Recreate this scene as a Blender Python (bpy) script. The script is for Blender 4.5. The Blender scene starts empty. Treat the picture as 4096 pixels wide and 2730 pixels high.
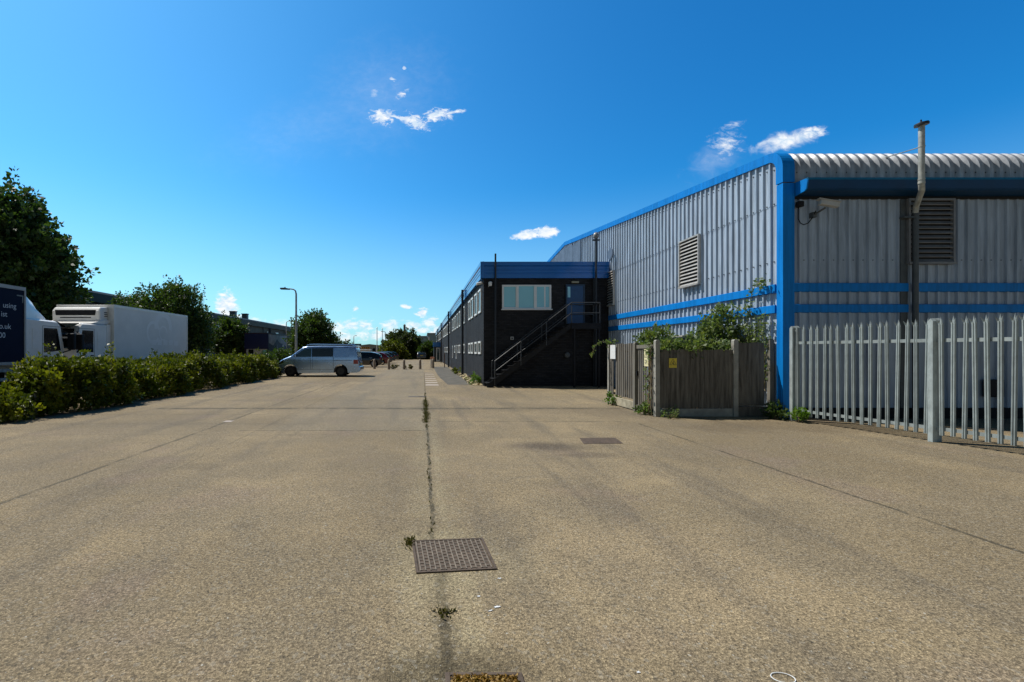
import bpy, bmesh, math, random
import numpy as np
from mathutils import Vector, Matrix
R = math.radians
rng = np.random.default_rng(7)
random.seed(7)
scene = bpy.context.scene
COL = scene.collection

# ------------------------------------------------------------------ camera
cam_d = bpy.data.cameras.new("camera")
cam_d.sensor_width = 36.0
cam_d.lens = 16.26
cam_d.shift_x = 0.0869
cam_d.shift_y = 0.0100
cam_d.clip_start = 0.05
cam_d.clip_end = 3000
cam = bpy.data.objects.new("camera", cam_d)
COL.objects.link(cam)
cam.location = (0, 0, 1.55)
cam.rotation_euler = (R(90), 0, 0)
scene.camera = cam

# ------------------------------------------------------------------ light
KX, KY = 0.57, -0.31                       # ground shadow of a 1 m post
SUN_EL = math.atan(1 / math.hypot(KX, KY))
SUN_ROT = math.atan2(-KX, -KY)             # clockwise from +Y
sun_d = bpy.data.lights.new("sun", 'SUN')
sun_d.energy = 5.0
sun_d.angle = R(0.53)
sun_d.color = (1.0, 0.95, 0.87)
sun = bpy.data.objects.new("sun", sun_d)
COL.objects.link(sun)
sun.rotation_euler = Vector((KX, KY, -1)).to_track_quat('-Z', 'Y').to_euler()
sun.location = (-20, 10, 40)
scene.view_settings.view_transform = 'Standard'
scene.view_settings.look = 'None'
scene.view_settings.exposure = 0.0
scene.view_settings.gamma = 1.0

world = bpy.data.worlds.new("World")
scene.world = world
world.use_nodes = True
SKY_STRENGTH = 0.12


def build_world():
    nt = world.node_tree
    nt.nodes.clear()
    N, Lk = nt.nodes.new, nt.links.new
    out = N('ShaderNodeOutputWorld')
    bg = N('ShaderNodeBackground')
    bg.inputs['Strength'].default_value = SKY_STRENGTH
    sky = N('ShaderNodeTexSky')
    sky.sky_type = 'NISHITA'
    sky.sun_disc = False
    sky.sun_elevation = SUN_EL
    sky.sun_rotation = SUN_ROT
    sky.altitude = 0
    sky.air_density = 1.0
    sky.dust_density = 0.6
    sky.ozone_density = 2.5
    hsv = N('ShaderNodeHueSaturation')
    hsv.inputs['Saturation'].default_value = 1.22
    hsv.inputs['Value'].default_value = 1.0
    Lk(sky.outputs[0], hsv.inputs['Color'])
    tc = N('ShaderNodeTexCoord')
    sep = N('ShaderNodeSeparateXYZ')
    Lk(tc.outputs['Generated'], sep.inputs[0])
    # southern sky dimmed on purpose, to deepen shade on south-facing walls
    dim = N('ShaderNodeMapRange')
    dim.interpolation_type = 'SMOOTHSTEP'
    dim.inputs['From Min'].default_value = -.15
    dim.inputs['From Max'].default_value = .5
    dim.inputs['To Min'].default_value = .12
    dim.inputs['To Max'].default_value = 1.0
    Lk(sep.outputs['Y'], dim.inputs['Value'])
    grade = N('ShaderNodeMix')
    grade.data_type = 'RGBA'
    grade.blend_type = 'MULTIPLY'
    grade.inputs['Factor'].default_value = 1
    grade.inputs['B'].default_value = (.52, 1.20, 1.46, 1)
    Lk(hsv.outputs[0], grade.inputs['A'])
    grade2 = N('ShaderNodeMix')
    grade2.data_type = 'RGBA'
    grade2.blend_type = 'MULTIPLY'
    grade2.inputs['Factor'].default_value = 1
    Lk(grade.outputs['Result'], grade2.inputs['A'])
    # brighter towards the sun in the west, deeper blue to the east
    ew = N('ShaderNodeMapRange')
    ew.interpolation_type = 'SMOOTHSTEP'
    ew.inputs['From Min'].default_value = -.75
    ew.inputs['From Max'].default_value = .75
    Lk(sep.outputs['X'], ew.inputs['Value'])
    ewc = N('ShaderNodeMix')
    ewc.data_type = 'RGBA'
    ewc.inputs['A'].default_value = (1.25, 1.16, 1.04, 1)
    ewc.inputs['B'].default_value = (.30, .80, .90, 1)
    Lk(ew.outputs[0], ewc.inputs['Factor'])
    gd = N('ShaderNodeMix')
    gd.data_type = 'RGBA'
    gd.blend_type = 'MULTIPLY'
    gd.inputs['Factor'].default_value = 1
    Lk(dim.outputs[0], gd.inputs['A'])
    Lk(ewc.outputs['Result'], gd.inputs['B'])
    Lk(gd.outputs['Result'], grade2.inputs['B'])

    def M(op, a, b=None, c=None, clamp=False):
        n = N('ShaderNodeMath')
        n.operation = op
        n.use_clamp = clamp
        for i, v in enumerate((a, b, c)):
            if v is None:
                continue
            if isinstance(v, (int, float)):
                n.inputs[i].default_value = v
            else:
                Lk(v, n.inputs[i])
        return n.outputs[0]
    # heading and height of the view direction on the northern sky (world directions)
    yy = M('MAXIMUM', sep.outputs['Y'], 0.05)
    px = M('DIVIDE', sep.outputs['X'], yy)
    pz = M('DIVIDE', sep.outputs['Z'], yy)
    cmb = N('ShaderNodeCombineXYZ')
    Lk(px, cmb.inputs[0])
    Lk(pz, cmb.inputs[1])

    def noise(scale, detail, rough, sx=1, sy=1, off=0.0, dist=0.0):
        mp = N('ShaderNodeMapping')
        mp.inputs['Scale'].default_value = (sx, sy, 1)
        mp.inputs['Location'].default_value = (off, off * .7, off)
        Lk(cmb.outputs[0], mp.inputs['Vector'])
        n = N('ShaderNodeTexNoise')
        n.inputs['Scale'].default_value = scale
        n.inputs['Detail'].default_value = detail
        n.inputs['Roughness'].default_value = rough
        n.inputs['Distortion'].default_value = dist
        Lk(mp.outputs[0], n.inputs['Vector'])
        return n.outputs['Fac']
    nz = noise(26, 6, .62, 1, 1.25, 3.1, .5)
    nz2 = noise(60, 6, .65, .8, 1.5, 8.7, .4)
    nz3 = noise(85, 8, .68, .7, 1.3, 2.2, .9)
    acc = None

    def cloud(cx, cz, rx, rz, ang=0.0, edge=.55, amp=2.4, gain=1.0, n=nz):
        nonlocal acc
        ca, sa = math.cos(ang), math.sin(ang)
        dx = M('SUBTRACT', px, cx)
        dz = M('SUBTRACT', pz, cz)
        a = M('MULTIPLY', M('ADD', M('MULTIPLY', dx, ca), M('MULTIPLY', dz, sa)), 1 / rx)
        b = M('MULTIPLY', M('SUBTRACT', M('MULTIPLY', dz, ca), M('MULTIPLY', dx, sa)), 1 / rz)
        d = M('SQRT', M('ADD', M('MULTIPLY', a, a), M('MULTIPLY', b, b)))
        e = M('ADD', M('SUBTRACT', 1.0, d), M('MULTIPLY', M('SUBTRACT', n, .5), amp))
        s = N('ShaderNodeMapRange')
        s.interpolation_type = 'SMOOTHSTEP'
        s.inputs['From Min'].default_value = 0.0
        s.inputs['From Max'].default_value = edge
        s.inputs['To Max'].default_value = gain
        Lk(e, s.inputs['Value'])
        acc = s.outputs[0] if acc is None else M('MAXIMUM', acc, s.outputs[0])
    # faint veils, then the bright little clouds
    cloud(-.09, .555, .21, .16, .35, 1.6, .9, .16)
    cloud(-.22, .50, .35, .10, .35, 1.6, .9, .10)
    cloud(-.088, .508, .034, .021, -.1, .9, 3.0, .95, nz3)
    cloud(-.050, .505, .040, .006, -.25, .8, 2.8, .85, nz3)
    cloud(-.018, .496, .036, .019, -.35, .9, 3.0, .95, nz3)
    cloud(.030, .511, .040, .018, .25, .9, 3.0, .95, nz3)
    cloud(.066, .517, .032, .006, .15, .9, 2.8, .9, nz3)
    cloud(-.02, .500, .09, .022, 0, 2.2, 3.0, .40, nz3)
    cloud(-.06, .570, .07, .05, .3, 2.6, 3.0, .25, nz3)
    cloud(-.045, .556, .022, .009, .5, 1.3, 3.2, .9, nz3)
    cloud(-.066, .588, .010, .006, -.3, 1.2, 3.2, .85, nz3)
    cloud(-.040, .612, .006, .005, 0, .6, 1.8, .6, nz2)
    cloud(-.105, .557, .015, .012, 0, .8, 2.0, .35, nz2)
    cloud(.225, .252, .038, .012, .12, .55, 1.7, .97, nz2)
    cloud(.265, .258, .032, .016, .0, .55, 1.7, .97, nz2)
    cloud(.655, .447, .042, .038, .6, 1.6, 2.6, .9, nz2)
    cloud(.672, .49, .03, .010, .2, 1.6, 3.0, .6, nz3)
    cloud(.63, .41, .08, .05, .5, 1.4, 1.5, .22)
    cloud(.79, .455, .085, .024, .22, .9, 1.7, .95)
    cloud(.84, .472, .04, .016, .2, .9, 1.9, .95, nz2)
    # cumulus over the left-hand roofs and low on the horizon
    cloud(-.425, .095, .030, .042, 0, .5, 1.8, .95, nz2)
    cloud(-.43, .065, .055, .03, 0, .4, 1.3, .85, nz2)
    cloud(-.37, .05, .04, .03, 0, .6, 1.3, .6, nz2)
    cloud(-.002, .084, .016, .013, .3, .6, 2.4, .95, nz2)
    cloud(-.036, .096, .013, .007, 0, .7, 2.8, .95, nz2)
    cloud(-.145, .091, .010, .006, .3, .8, 3.0, .8, nz2)
    for cx, cz, rx, rz in ((-.19, .052, .035, .015), (-.155, .057, .03, .016), (-.125, .055, .025, .016),
                           (-.07, .057, .03, .015), (-.02, .055, .025, .013), (.015, .062, .022, .02),
                           (.0, .045, .03, .012), (-.26, .058, .04, .015), (-.09, .035, .07, .014),
                           (-.19, .03, .08, .016), (.03, .04, .03, .02), (-.32, .05, .05, .02)):
        cloud(cx, cz, rx, rz, .1, .9, 2.6, .8, nz2)
    # thin brightness low on the horizon
    hz = N('ShaderNodeMapRange')
    hz.interpolation_type = 'SMOOTHSTEP'
    hz.inputs['From Min'].default_value = .34
    hz.inputs['From Max'].default_value = .0
    hz.inputs['To Max'].default_value = .55
    Lk(sep.outputs['Z'], hz.inputs['Value'])
    mixh = N('ShaderNodeMix')
    mixh.data_type = 'RGBA'
    Lk(hz.outputs[0], mixh.inputs['Factor'])
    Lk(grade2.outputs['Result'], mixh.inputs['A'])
    mixh.inputs['B'].default_value = (4.4, 6.5, 8.0, 1)
    # cloud tone: bright tops, blue-grey undersides from the same noise
    tone = N('ShaderNodeMix')
    tone.data_type = 'RGBA'
    tone.inputs['A'].default_value = (5.6, 6.8, 8.0, 1)
    tone.inputs['B'].default_value = (8.6, 8.7, 8.8, 1)
    tr = N('ShaderNodeMapRange')
    tr.inputs['From Min'].default_value = .38
    tr.inputs['From Max'].default_value = .6
    Lk(nz2, tr.inputs['Value'])
    Lk(tr.outputs[0], tone.inputs['Factor'])
    mix = N('ShaderNodeMix')
    mix.data_type = 'RGBA'
    north = M('GREATER_THAN', sep.outputs['Y'], 0.06)
    Lk(M('MULTIPLY', acc, north), mix.inputs['Factor'])
    Lk(mixh.outputs['Result'], mix.inputs['A'])
    Lk(tone.outputs['Result'], mix.inputs['B'])
    Lk(mix.outputs['Result'], bg.inputs['Color'])
    Lk(bg.outputs[0], out.inputs[0])


build_world()


# ------------------------------------------------------------------ helpers
def tag(o, label=None, cat=None, group=None, kind=None):
    if label: o['label'] = label
    if cat: o['category'] = cat
    if group: o['group'] = group
    if kind: o['kind'] = kind
    return o


def thing(name, label, cat, loc=(0, 0, 0), group=None, rotz=0.0):
    o = bpy.data.objects.new(name, None)
    o.empty_display_size = .2
    COL.objects.link(o)
    o.location = loc
    o.rotation_euler = (0, 0, rotz)
    return tag(o, label, cat, group)


def origin_of(p):
    v = Vector((0, 0, 0))
    while p is not None:
        v += p.location
        p = p.parent
    return v


def finish(name, me, mat, parent, smooth, bevel):
    if mat is not None:
        me.materials.append(mat)
    o = bpy.data.objects.new(name, me)
    COL.objects.link(o)
    if parent is not None:
        o.parent = parent
    if smooth:
        for p in me.polygons:
            p.use_smooth = True
        me.set_sharp_from_angle(angle=R(smooth if smooth > 1 else 40))
    if bevel:
        m = o.modifiers.new("Bevel", 'BEVEL')
        m.width = bevel
        m.segments = 2
        m.limit_method = 'ANGLE'
        m.angle_limit = R(40)
    return o


class MB:
    def __init__(self, T=None):
        self.v, self.f, self.T = [], [], T

    def add(self, vs, fs):
        b = len(self.v)
        if self.T:
            vs = [self.T(p) for p in vs]
        self.v += [tuple(p) for p in vs]
        self.f += [tuple(i + b for i in f) for f in fs]
        return self

    def box(self, x0, x1, y0, y1, z0, z1):
        return self.add([(x0, y0, z0), (x1, y0, z0), (x1, y1, z0), (x0, y1, z0), (x0, y0, z1), (x1, y0, z1), (x1, y1, z1), (x0, y1, z1)],
                        [(0, 3, 2, 1), (4, 5, 6, 7), (0, 1, 5, 4), (1, 2, 6, 5), (2, 3, 7, 6), (3, 0, 4, 7)])

    def obox(self, c, h, m):
        c = Vector(c)
        vs = []
        for sx, sy, sz in ((-1, -1, -1), (1, -1, -1), (1, 1, -1), (-1, 1, -1), (-1, -1, 1), (1, -1, 1), (1, 1, 1), (-1, 1, 1)):
            vs.append(c + m @ Vector((sx * h[0], sy * h[1], sz * h[2])))
        return self.add(vs, [(0, 3, 2, 1), (4, 5, 6, 7), (0, 1, 5, 4), (1, 2, 6, 5), (2, 3, 7, 6), (3, 0, 4, 7)])

    def bar(self, a, b, w, h=None):
        a, b = Vector(a), Vector(b)
        d = b - a
        q = d.to_track_quat('X', 'Z').to_matrix()
        return self.obox((a + b) / 2, (d.length / 2, w / 2, (h or w) / 2), q)

    def prism(self, poly, axis, a0, a1):
        n = len(poly)
        pos = {'x': lambda p, a: (a, p[0], p[1]), 'y': lambda p, a: (p[0], a, p[1]), 'z': lambda p, a: (p[0], p[1], a)}[axis]
        vs = [pos(p, a0) for p in poly] + [pos(p, a1) for p in poly]
        fs = [tuple(range(n))[::-1], tuple(range(n, 2 * n))] + [(i, (i + 1) % n, n + (i + 1) % n, n + i) for i in range(n)]
        return self.add(vs, fs)

    def tube(self, pts, r, n=8):
        pts = [Vector(p) for p in pts]
        rs = r if isinstance(r, (list, tuple)) else [r] * len(pts)
        vs, fs = [], []
        up = None
        for i, p in enumerate(pts):
            t = (pts[min(i + 1, len(pts) - 1)] - pts[max(i - 1, 0)]).normalized()
            if up is None:
                up = t.orthogonal().normalized()
            s = (up - t * up.dot(t))
            s = s.normalized() if s.length > 1e-5 else t.orthogonal().normalized()
            up = s
            w = t.cross(s)
            for k in range(n):
                a = 2 * math.pi * k / n
                vs.append(p + (s * math.cos(a) + w * math.sin(a)) * rs[i])
        for i in range(len(pts) - 1):
            for k in range(n):
                fs.append((i * n + k, i * n + (k + 1) % n, (i + 1) * n + (k + 1) % n, (i + 1) * n + k))
        fs.append(tuple(range(n))[::-1])
        fs.append(tuple(range((len(pts) - 1) * n, len(pts) * n)))
        return self.add(vs, fs)

    def lathe(self, prof, c, n=16):
        vs, fs = [], []
        for (r, z) in prof:
            for k in range(n):
                a = 2 * math.pi * k / n
                vs.append((c[0] + r * math.cos(a), c[1] + r * math.sin(a), c[2] + z))
        m = len(prof)
        for i in range(m - 1):
            for k in range(n):
                fs.append((i * n + k, i * n + (k + 1) % n, (i + 1) * n + (k + 1) % n, (i + 1) * n + k))
        fs.append(tuple(range(n))[::-1])
        fs.append(tuple(range((m - 1) * n, m * n)))
        return self.add(vs, fs)

    def grid(self, rows, flip=False):
        m, n = len(rows), len(rows[0])
        vs = [p for r in rows for p in r]
        fs = []
        for i in range(m - 1):
            for j in range(n - 1):
                q = (i * n + j, i * n + j + 1, (i + 1) * n + j + 1, (i + 1) * n + j)
                fs.append(q[::-1] if flip else q)
        return self.add(vs, fs)

    def build(self, name, mat, parent=None, smooth=0, bevel=0, world=True):
        me = bpy.data.meshes.new(name)
        off = origin_of(parent) if (parent is not None and world) else Vector((0, 0, 0))
        me.from_pydata([(p[0] - off.x, p[1] - off.y, p[2] - off.z) for p in self.v], [], self.f)
        me.update()
        bm = bmesh.new()
        bm.from_mesh(me)
        bmesh.ops.recalc_face_normals(bm, faces=bm.faces)
        bm.to_mesh(me)
        bm.free()
        return finish(name, me, mat, parent, smooth, bevel)


def copy_tree(o, parent=None):
    c = o.copy()
    COL.objects.link(c)
    if parent is not None:
        c.parent = parent
    for ch in list(o.children):
        copy_tree(ch, c)
    return c


# ------------------------------------------------------------------ materials
MATS = {}


def pmat(name, col, rough=.6, metal=0.0, var=.12, vscale=3.0, stretch=(1, 1, 1), bump=0.0, bscale=60.0, spec=.5, coat=0.0,
         col2=None, detail=4, streak=0.0, rand=0.0):
    if name in MATS:
        return MATS[name]
    m = bpy.data.materials.new(name)
    m.use_nodes = True
    nt = m.node_tree
    N, Lk = nt.nodes.new, nt.links.new
    b = nt.nodes['Principled BSDF']
    tc = N('ShaderNodeTexCoord')
    mp = N('ShaderNodeMapping')
    mp.inputs['Scale'].default_value = stretch
    Lk(tc.outputs['Object'], mp.inputs['Vector'])
    nz = N('ShaderNodeTexNoise')
    nz.inputs['Scale'].default_value = vscale
    nz.inputs['Detail'].default_value = detail
    nz.inputs['Roughness'].default_value = .65
    Lk(mp.outputs[0], nz.inputs['Vector'])
    cr = N('ShaderNodeValToRGB')
    c1 = [max(0, c * (1 - var)) for c in col]
    c2 = list(col2) if col2 else [min(1, c * (1 + var)) for c in col]
    cr.color_ramp.elements[0].position = .3
    cr.color_ramp.elements[1].position = .7
    cr.color_ramp.elements[0].color = (*c1, 1)
    cr.color_ramp.elements[1].color = (*c2, 1)
    Lk(nz.outputs['Fac'], cr.inputs[0])
    colo = cr.outputs[0]

    def mul(fac):
        nonlocal colo
        mx = N('ShaderNodeMix')
        mx.data_type = 'RGBA'
        mx.blend_type = 'MULTIPLY'
        mx.inputs['Factor'].default_value = 1
        Lk(colo, mx.inputs['A'])
        Lk(fac, mx.inputs['B'])
        colo = mx.outputs['Result']
    if streak:
        m2 = N('ShaderNodeMapping')
        m2.inputs['Scale'].default_value = (1, 1, .07)
        Lk(tc.outputs['Object'], m2.inputs['Vector'])
        n3 = N('ShaderNodeTexNoise')
        n3.inputs['Scale'].default_value = 9
        n3.inputs['Detail'].default_value = 6
        n3.inputs['Roughness'].default_value = .7
        Lk(m2.outputs[0], n3.inputs['Vector'])
        r3 = N('ShaderNodeMapRange')
        r3.inputs['From Min'].default_value = .36
        r3.inputs['From Max'].default_value = .62
        r3.inputs['To Min'].default_value = 1 - streak
        r3.inputs['To Max'].default_value = 1.06
        Lk(n3.outputs['Fac'], r3.inputs['Value'])
        mul(r3.outputs[0])
    if rand:
        oi = N('ShaderNodeObjectInfo')
        r4 = N('ShaderNodeMapRange')
        r4.inputs['To Min'].default_value = 1 - rand
        r4.inputs['To Max'].default_value = 1 + rand
        Lk(oi.outputs['Random'], r4.inputs['Value'])
        mul(r4.outputs[0])
    Lk(colo, b.inputs['Base Color'])
    rr = N('ShaderNodeMapRange')
    rr.inputs['To Min'].default_value = max(.02, rough - .08)
    rr.inputs['To Max'].default_value = min(1, rough + .1)
    Lk(nz.outputs['Fac'], rr.inputs['Value'])
    Lk(rr.outputs[0], b.inputs['Roughness'])
    b.inputs['Metallic'].default_value = metal
    b.inputs['Specular IOR Level'].default_value = spec
    b.inputs['Coat Weight'].default_value = coat
    b.inputs['Coat Roughness'].default_value = .05
    if bump:
        n2 = N('ShaderNodeTexNoise')
        n2.inputs['Scale'].default_value = bscale
        n2.inputs['Detail'].default_value = 3
        Lk(mp.outputs[0], n2.inputs['Vector'])
        bp = N('ShaderNodeBump')
        bp.inputs['Strength'].default_value = bump
        bp.inputs['Distance'].default_value = .01
        Lk(n2.outputs['Fac'], bp.inputs['Height'])
        Lk(bp.outputs[0], b.inputs['Normal'])
    MATS[name] = m
    return m


def brick_mat(name, axis):
    m = bpy.data.materials.new(name)
    m.use_nodes = True
    nt = m.node_tree
    N, Lk = nt.nodes.new, nt.links.new
    b = nt.nodes['Principled BSDF']
    tc = N('ShaderNodeTexCoord')
    sp = N('ShaderNodeSeparateXYZ')
    Lk(tc.outputs['Object'], sp.inputs[0])
    cb = N('ShaderNodeCombineXYZ')
    Lk(sp.outputs['X' if axis == 'x' else 'Y'], cb.inputs[0])
    Lk(sp.outputs['Z'], cb.inputs[1])
    br = N('ShaderNodeTexBrick')
    br.inputs['Scale'].default_value = 1.0
    br.inputs['Brick Width'].default_value = .225
    br.inputs['Row Height'].default_value = .075
    br.inputs['Mortar Size'].default_value = .007
    br.inputs['Color1'].default_value = (.020, .020, .022, 1)
    br.inputs['Color2'].default_value = (.034, .034, .036, 1)
    br.inputs['Mortar'].default_value = (.014, .014, .016, 1)
    Lk(cb.outputs[0], br.inputs['Vector'])
    nz = N('ShaderNodeTexNoise')
    nz.inputs['Scale'].default_value = 1.3
    nz.inputs['Detail'].default_value = 6
    Lk(tc.outputs['Object'], nz.inputs['Vector'])
    mx = N('ShaderNodeMix')
    mx.data_type = 'RGBA'
    mx.blend_type = 'MULTIPLY'
    mx.inputs['Factor'].default_value = 1
    mr = N('ShaderNodeMapRange')
    mr.inputs['From Min'].default_value = .3
    mr.inputs['From Max'].default_value = .7
    mr.inputs['To Min'].default_value = .75
    mr.inputs['To Max'].default_value = 1.3
    Lk(nz.outputs['Fac'], mr.inputs['Value'])
    Lk(br.outputs['Color'], mx.inputs['A'])
    Lk(mr.outputs[0], mx.inputs['B'])
    Lk(mx.outputs['Result'], b.inputs['Base Color'])
    b.inputs['Roughness'].default_value = .75
    b.inputs['Specular IOR Level'].default_value = .15
    bp = N('ShaderNodeBump')
    bp.invert = True
    bp.inputs['Strength'].default_value = .9
    bp.inputs['Distance'].default_value = .012
    Lk(br.outputs['Fac'], bp.inputs['Height'])
    Lk(bp.outputs[0], b.inputs['Normal'])
    return m


def leaf_mat(name, c1, c2, c3, trans=.35, scale=1.2):
    m = bpy.data.materials.new(name)
    m.use_nodes = True
    nt = m.node_tree
    nt.nodes.clear()
    N, Lk = nt.nodes.new, nt.links.new
    out = N('ShaderNodeOutputMaterial')
    tc = N('ShaderNodeTexCoord')
    nz = N('ShaderNodeTexNoise')
    nz.inputs['Scale'].default_value = scale
    nz.inputs['Detail'].default_value = 5
    nz.inputs['Roughness'].default_value = .75
    Lk(tc.outputs['Object'], nz.inputs['Vector'])
    cr = N('ShaderNodeValToRGB')
    e = cr.color_ramp.elements
    e[0].position, e[0].color = .32, (*c1, 1)
    e[1].position, e[1].color = .68, (*c3, 1)
    k = cr.color_ramp.elements.new(.5)
    k.color = (*c2, 1)
    Lk(nz.outputs['Fac'], cr.inputs[0])
    p = N('ShaderNodeBsdfPrincipled')
    p.inputs['Roughness'].default_value = .5
    p.inputs['Specular IOR Level'].default_value = .35
    Lk(cr.outputs[0], p.inputs['Base Color'])
    t = N('ShaderNodeBsdfTranslucent')
    g = N('ShaderNodeMix')
    g.data_type = 'RGBA'
    g.blend_type = 'MULTIPLY'
    g.inputs['Factor'].default_value = 1
    g.inputs['B'].default_value = (1.5, 1.7, .6, 1)
    Lk(cr.outputs[0], g.inputs['A'])
    Lk(g.outputs['Result'], t.inputs['Color'])
    mx = N('ShaderNodeMixShader')
    mx.inputs[0].default_value = trans
    Lk(p.outputs[0], mx.inputs[1])
    Lk(t.outputs[0], mx.inputs[2])
    Lk(mx.outputs[0], out.inputs[0])
    return m


def glass_mat(name, col, rough=.04, metal=0.0, coat=.0, spec=.9):
    return pmat(name, col, rough, metal, var=.05, vscale=.6, spec=spec, coat=coat)


CLAD = pmat('cladding_grey', (.40, .48, .585), .45, .0, var=.14, vscale=2.2, stretch=(3, 3, .35), bump=.08, bscale=14, spec=.4, streak=.30)
CLAD_D = pmat('cladding_patch_grey', (.12, .16, .225), .6, .0, var=.25, vscale=2.0, spec=.2)
ROOFM = pmat('roof_sheet', (.35, .37, .40), .38, .0, var=.22, vscale=5, stretch=(1, 1, 1), bump=.05, streak=.2)
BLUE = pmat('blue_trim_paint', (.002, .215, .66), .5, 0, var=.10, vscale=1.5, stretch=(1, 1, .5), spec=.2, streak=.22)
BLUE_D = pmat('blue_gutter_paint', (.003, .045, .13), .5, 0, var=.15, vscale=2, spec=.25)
FASC = pmat('blue_fascia_paint', (.003, .12, .42), .15, 0, var=.12, vscale=1.2, spec=.7)
GALV = pmat('galvanised_steel', (.31, .35, .345), .6, 0, var=.25, vscale=9, stretch=(1, 1, .5), bump=.05, spec=.3, rand=.16)
GALV_W = pmat('weathered_flue', (.42, .43, .40), .55, .2, var=.3, vscale=8)
DARK = pmat('black_paint_metal', (.012, .012, .014), .6, .0, var=.3, vscale=6, spec=.2)
RAIL = pmat('worn_rail_metal', (.05, .053, .057), .5, .0, var=.3, vscale=6)
PIPE = pmat('dark_pipe', (.018, .023, .03), .5, .0, var=.25, vscale=5)
PIPEG = pmat('grey_pipe', (.075, .085, .09), .5, .1, var=.25, vscale=4)
VOID = pmat('dark_void', (.012, .012, .013), .9, 0, var=.1)
SLAT = pmat('louvre_slat', (.42, .40, .37), .45, .1, var=.2, vscale=5)
SLATD = pmat('louvre_slat_shaded', (.20, .205, .215), .5, .1, var=.2, vscale=5)  # darker slat copy for the front wall, its shade put into the colour
WHITE = pmat('white_upvc', (.78, .78, .76), .35, 0, var=.05)
WHITEP = pmat('white_paint', (.80, .775, .73), .35, 0, var=.10, vscale=1.5, coat=.2)
BOXW = pmat('white_box_panel', (.74, .715, .67), .45, 0, var=.08, vscale=1.0)
GHOST = pmat('faded_logo', (.82, .80, .77), .4, 0, var=.06, vscale=1.2)
NAVY = pmat('navy_curtain', (.004, .007, .026), .6, 0, var=.2, vscale=.8, spec=.12)
LETTER = pmat('white_lettering', (.55, .60, .66), .5, 0, var=.05)
GLASS = glass_mat('window_glass', (.02, .05, .06), .03)
GLASSF = glass_mat('glass_painted_sky', (.27, .60, .68), .12, spec=.7)  # teal pane with the sky's reflection painted into the base colour
GLASSD = glass_mat('dark_glass', (.008, .010, .012), .03)
RUBBER = pmat('tyre_rubber', (.006, .006, .006), .85, 0, var=.3)
RIM = pmat('black_rim', (.022, .022, .024), .35, .3, var=.2)
ALLOY = pmat('alloy_rim', (.35, .35, .36), .3, .8, var=.1)
WOOD = pmat('fence_board', (.12, .106, .088), .85, 0, var=.5, vscale=5, stretch=(3.4, 3.4, .25), bump=.35, bscale=16, spec=.2,
            col2=(.22, .198, .165))
WOODL = pmat('fence_post_timber', (.19, .175, .145), .8, 0, var=.25, vscale=6, stretch=(4, 4, .6), bump=.2, bscale=22, spec=.2)
CONC = pmat('concrete_post', (.33, .315, .275), .85, 0, var=.22, vscale=5, bump=.25, bscale=70, spec=.2)
CONCL = pmat('gravel_board', (.36, .32, .23), .85, 0, var=.35, vscale=6, bump=.3, bscale=50, spec=.2)
BOLL = pmat('bollard_concrete', (.30, .25, .20), .85, 0, var=.35, vscale=7, bump=.3, bscale=60, spec=.2)
YELLOW = pmat('sign_yellow', (.75, .56, .04), .4, 0, var=.08)
CREAM = pmat('sign_cream', (.80, .72, .42), .4, 0, var=.08)
BLACKI = pmat('sign_black', (.015, .015, .015), .5, 0, var=.1)
IRON = pmat('cast_iron', (.105, .078, .058), .75, .0, var=.35, vscale=12, bump=.3, bscale=120, spec=.2)
IRONL = pmat('cast_iron_worn', (.20, .165, .125), .7, .0, var=.35, vscale=18, spec=.25)
RED = pmat('red_lens', (.30, .012, .01), .2, 0, var=.1, coat=.5)
CHROME = pmat('chrome', (.75, .75, .76), .12, 1.0, var=.03)
BARK = pmat('bark', (.07, .055, .04), .9, 0, var=.35, vscale=8, stretch=(3, 3, .6), bump=.5, bscale=20, spec=.1)
STEM = pmat('dry_stem', (.20, .15, .09), .85, 0, var=.3, vscale=9, spec=.1)
BRICKX = brick_mat('painted_brick_front', 'x')
BRICKY = brick_mat('painted_brick_side', 'y')

L_HEDGE = leaf_mat('leaf_hedge', (.028, .048, .007), (.095, .112, .010), (.30, .285, .020), .28, 1.9)
L_TREE = leaf_mat('leaf_dark_tree', (.022, .048, .015), (.040, .073, .019), (.068, .100, .020), .30, .8)
L_TREE2 = leaf_mat('leaf_green_tree', (.028, .058, .016), (.050, .085, .019), (.082, .115, .021), .30, .8)
L_FAR = leaf_mat('leaf_far_tree', (.032, .048, .018), (.05, .065, .02), (.075, .085, .022), .28, .6)
L_CLIMB = leaf_mat('leaf_climber', (.07, .115, .04), (.13, .175, .07), (.21, .22, .07), .35, 3.0)
L_WEED = leaf_mat('leaf_weed', (.06, .13, .015), (.10, .18, .02), (.16, .2, .03), .35, 5.0)
L_MOSS = leaf_mat('leaf_moss', (.045, .045, .012), (.075, .068, .016), (.13, .105, .03), .2, 6.0)
L_DRY = leaf_mat('leaf_litter', (.16, .09, .02), (.26, .15, .03), (.36, .24, .06), .1, 18.0)


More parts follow.
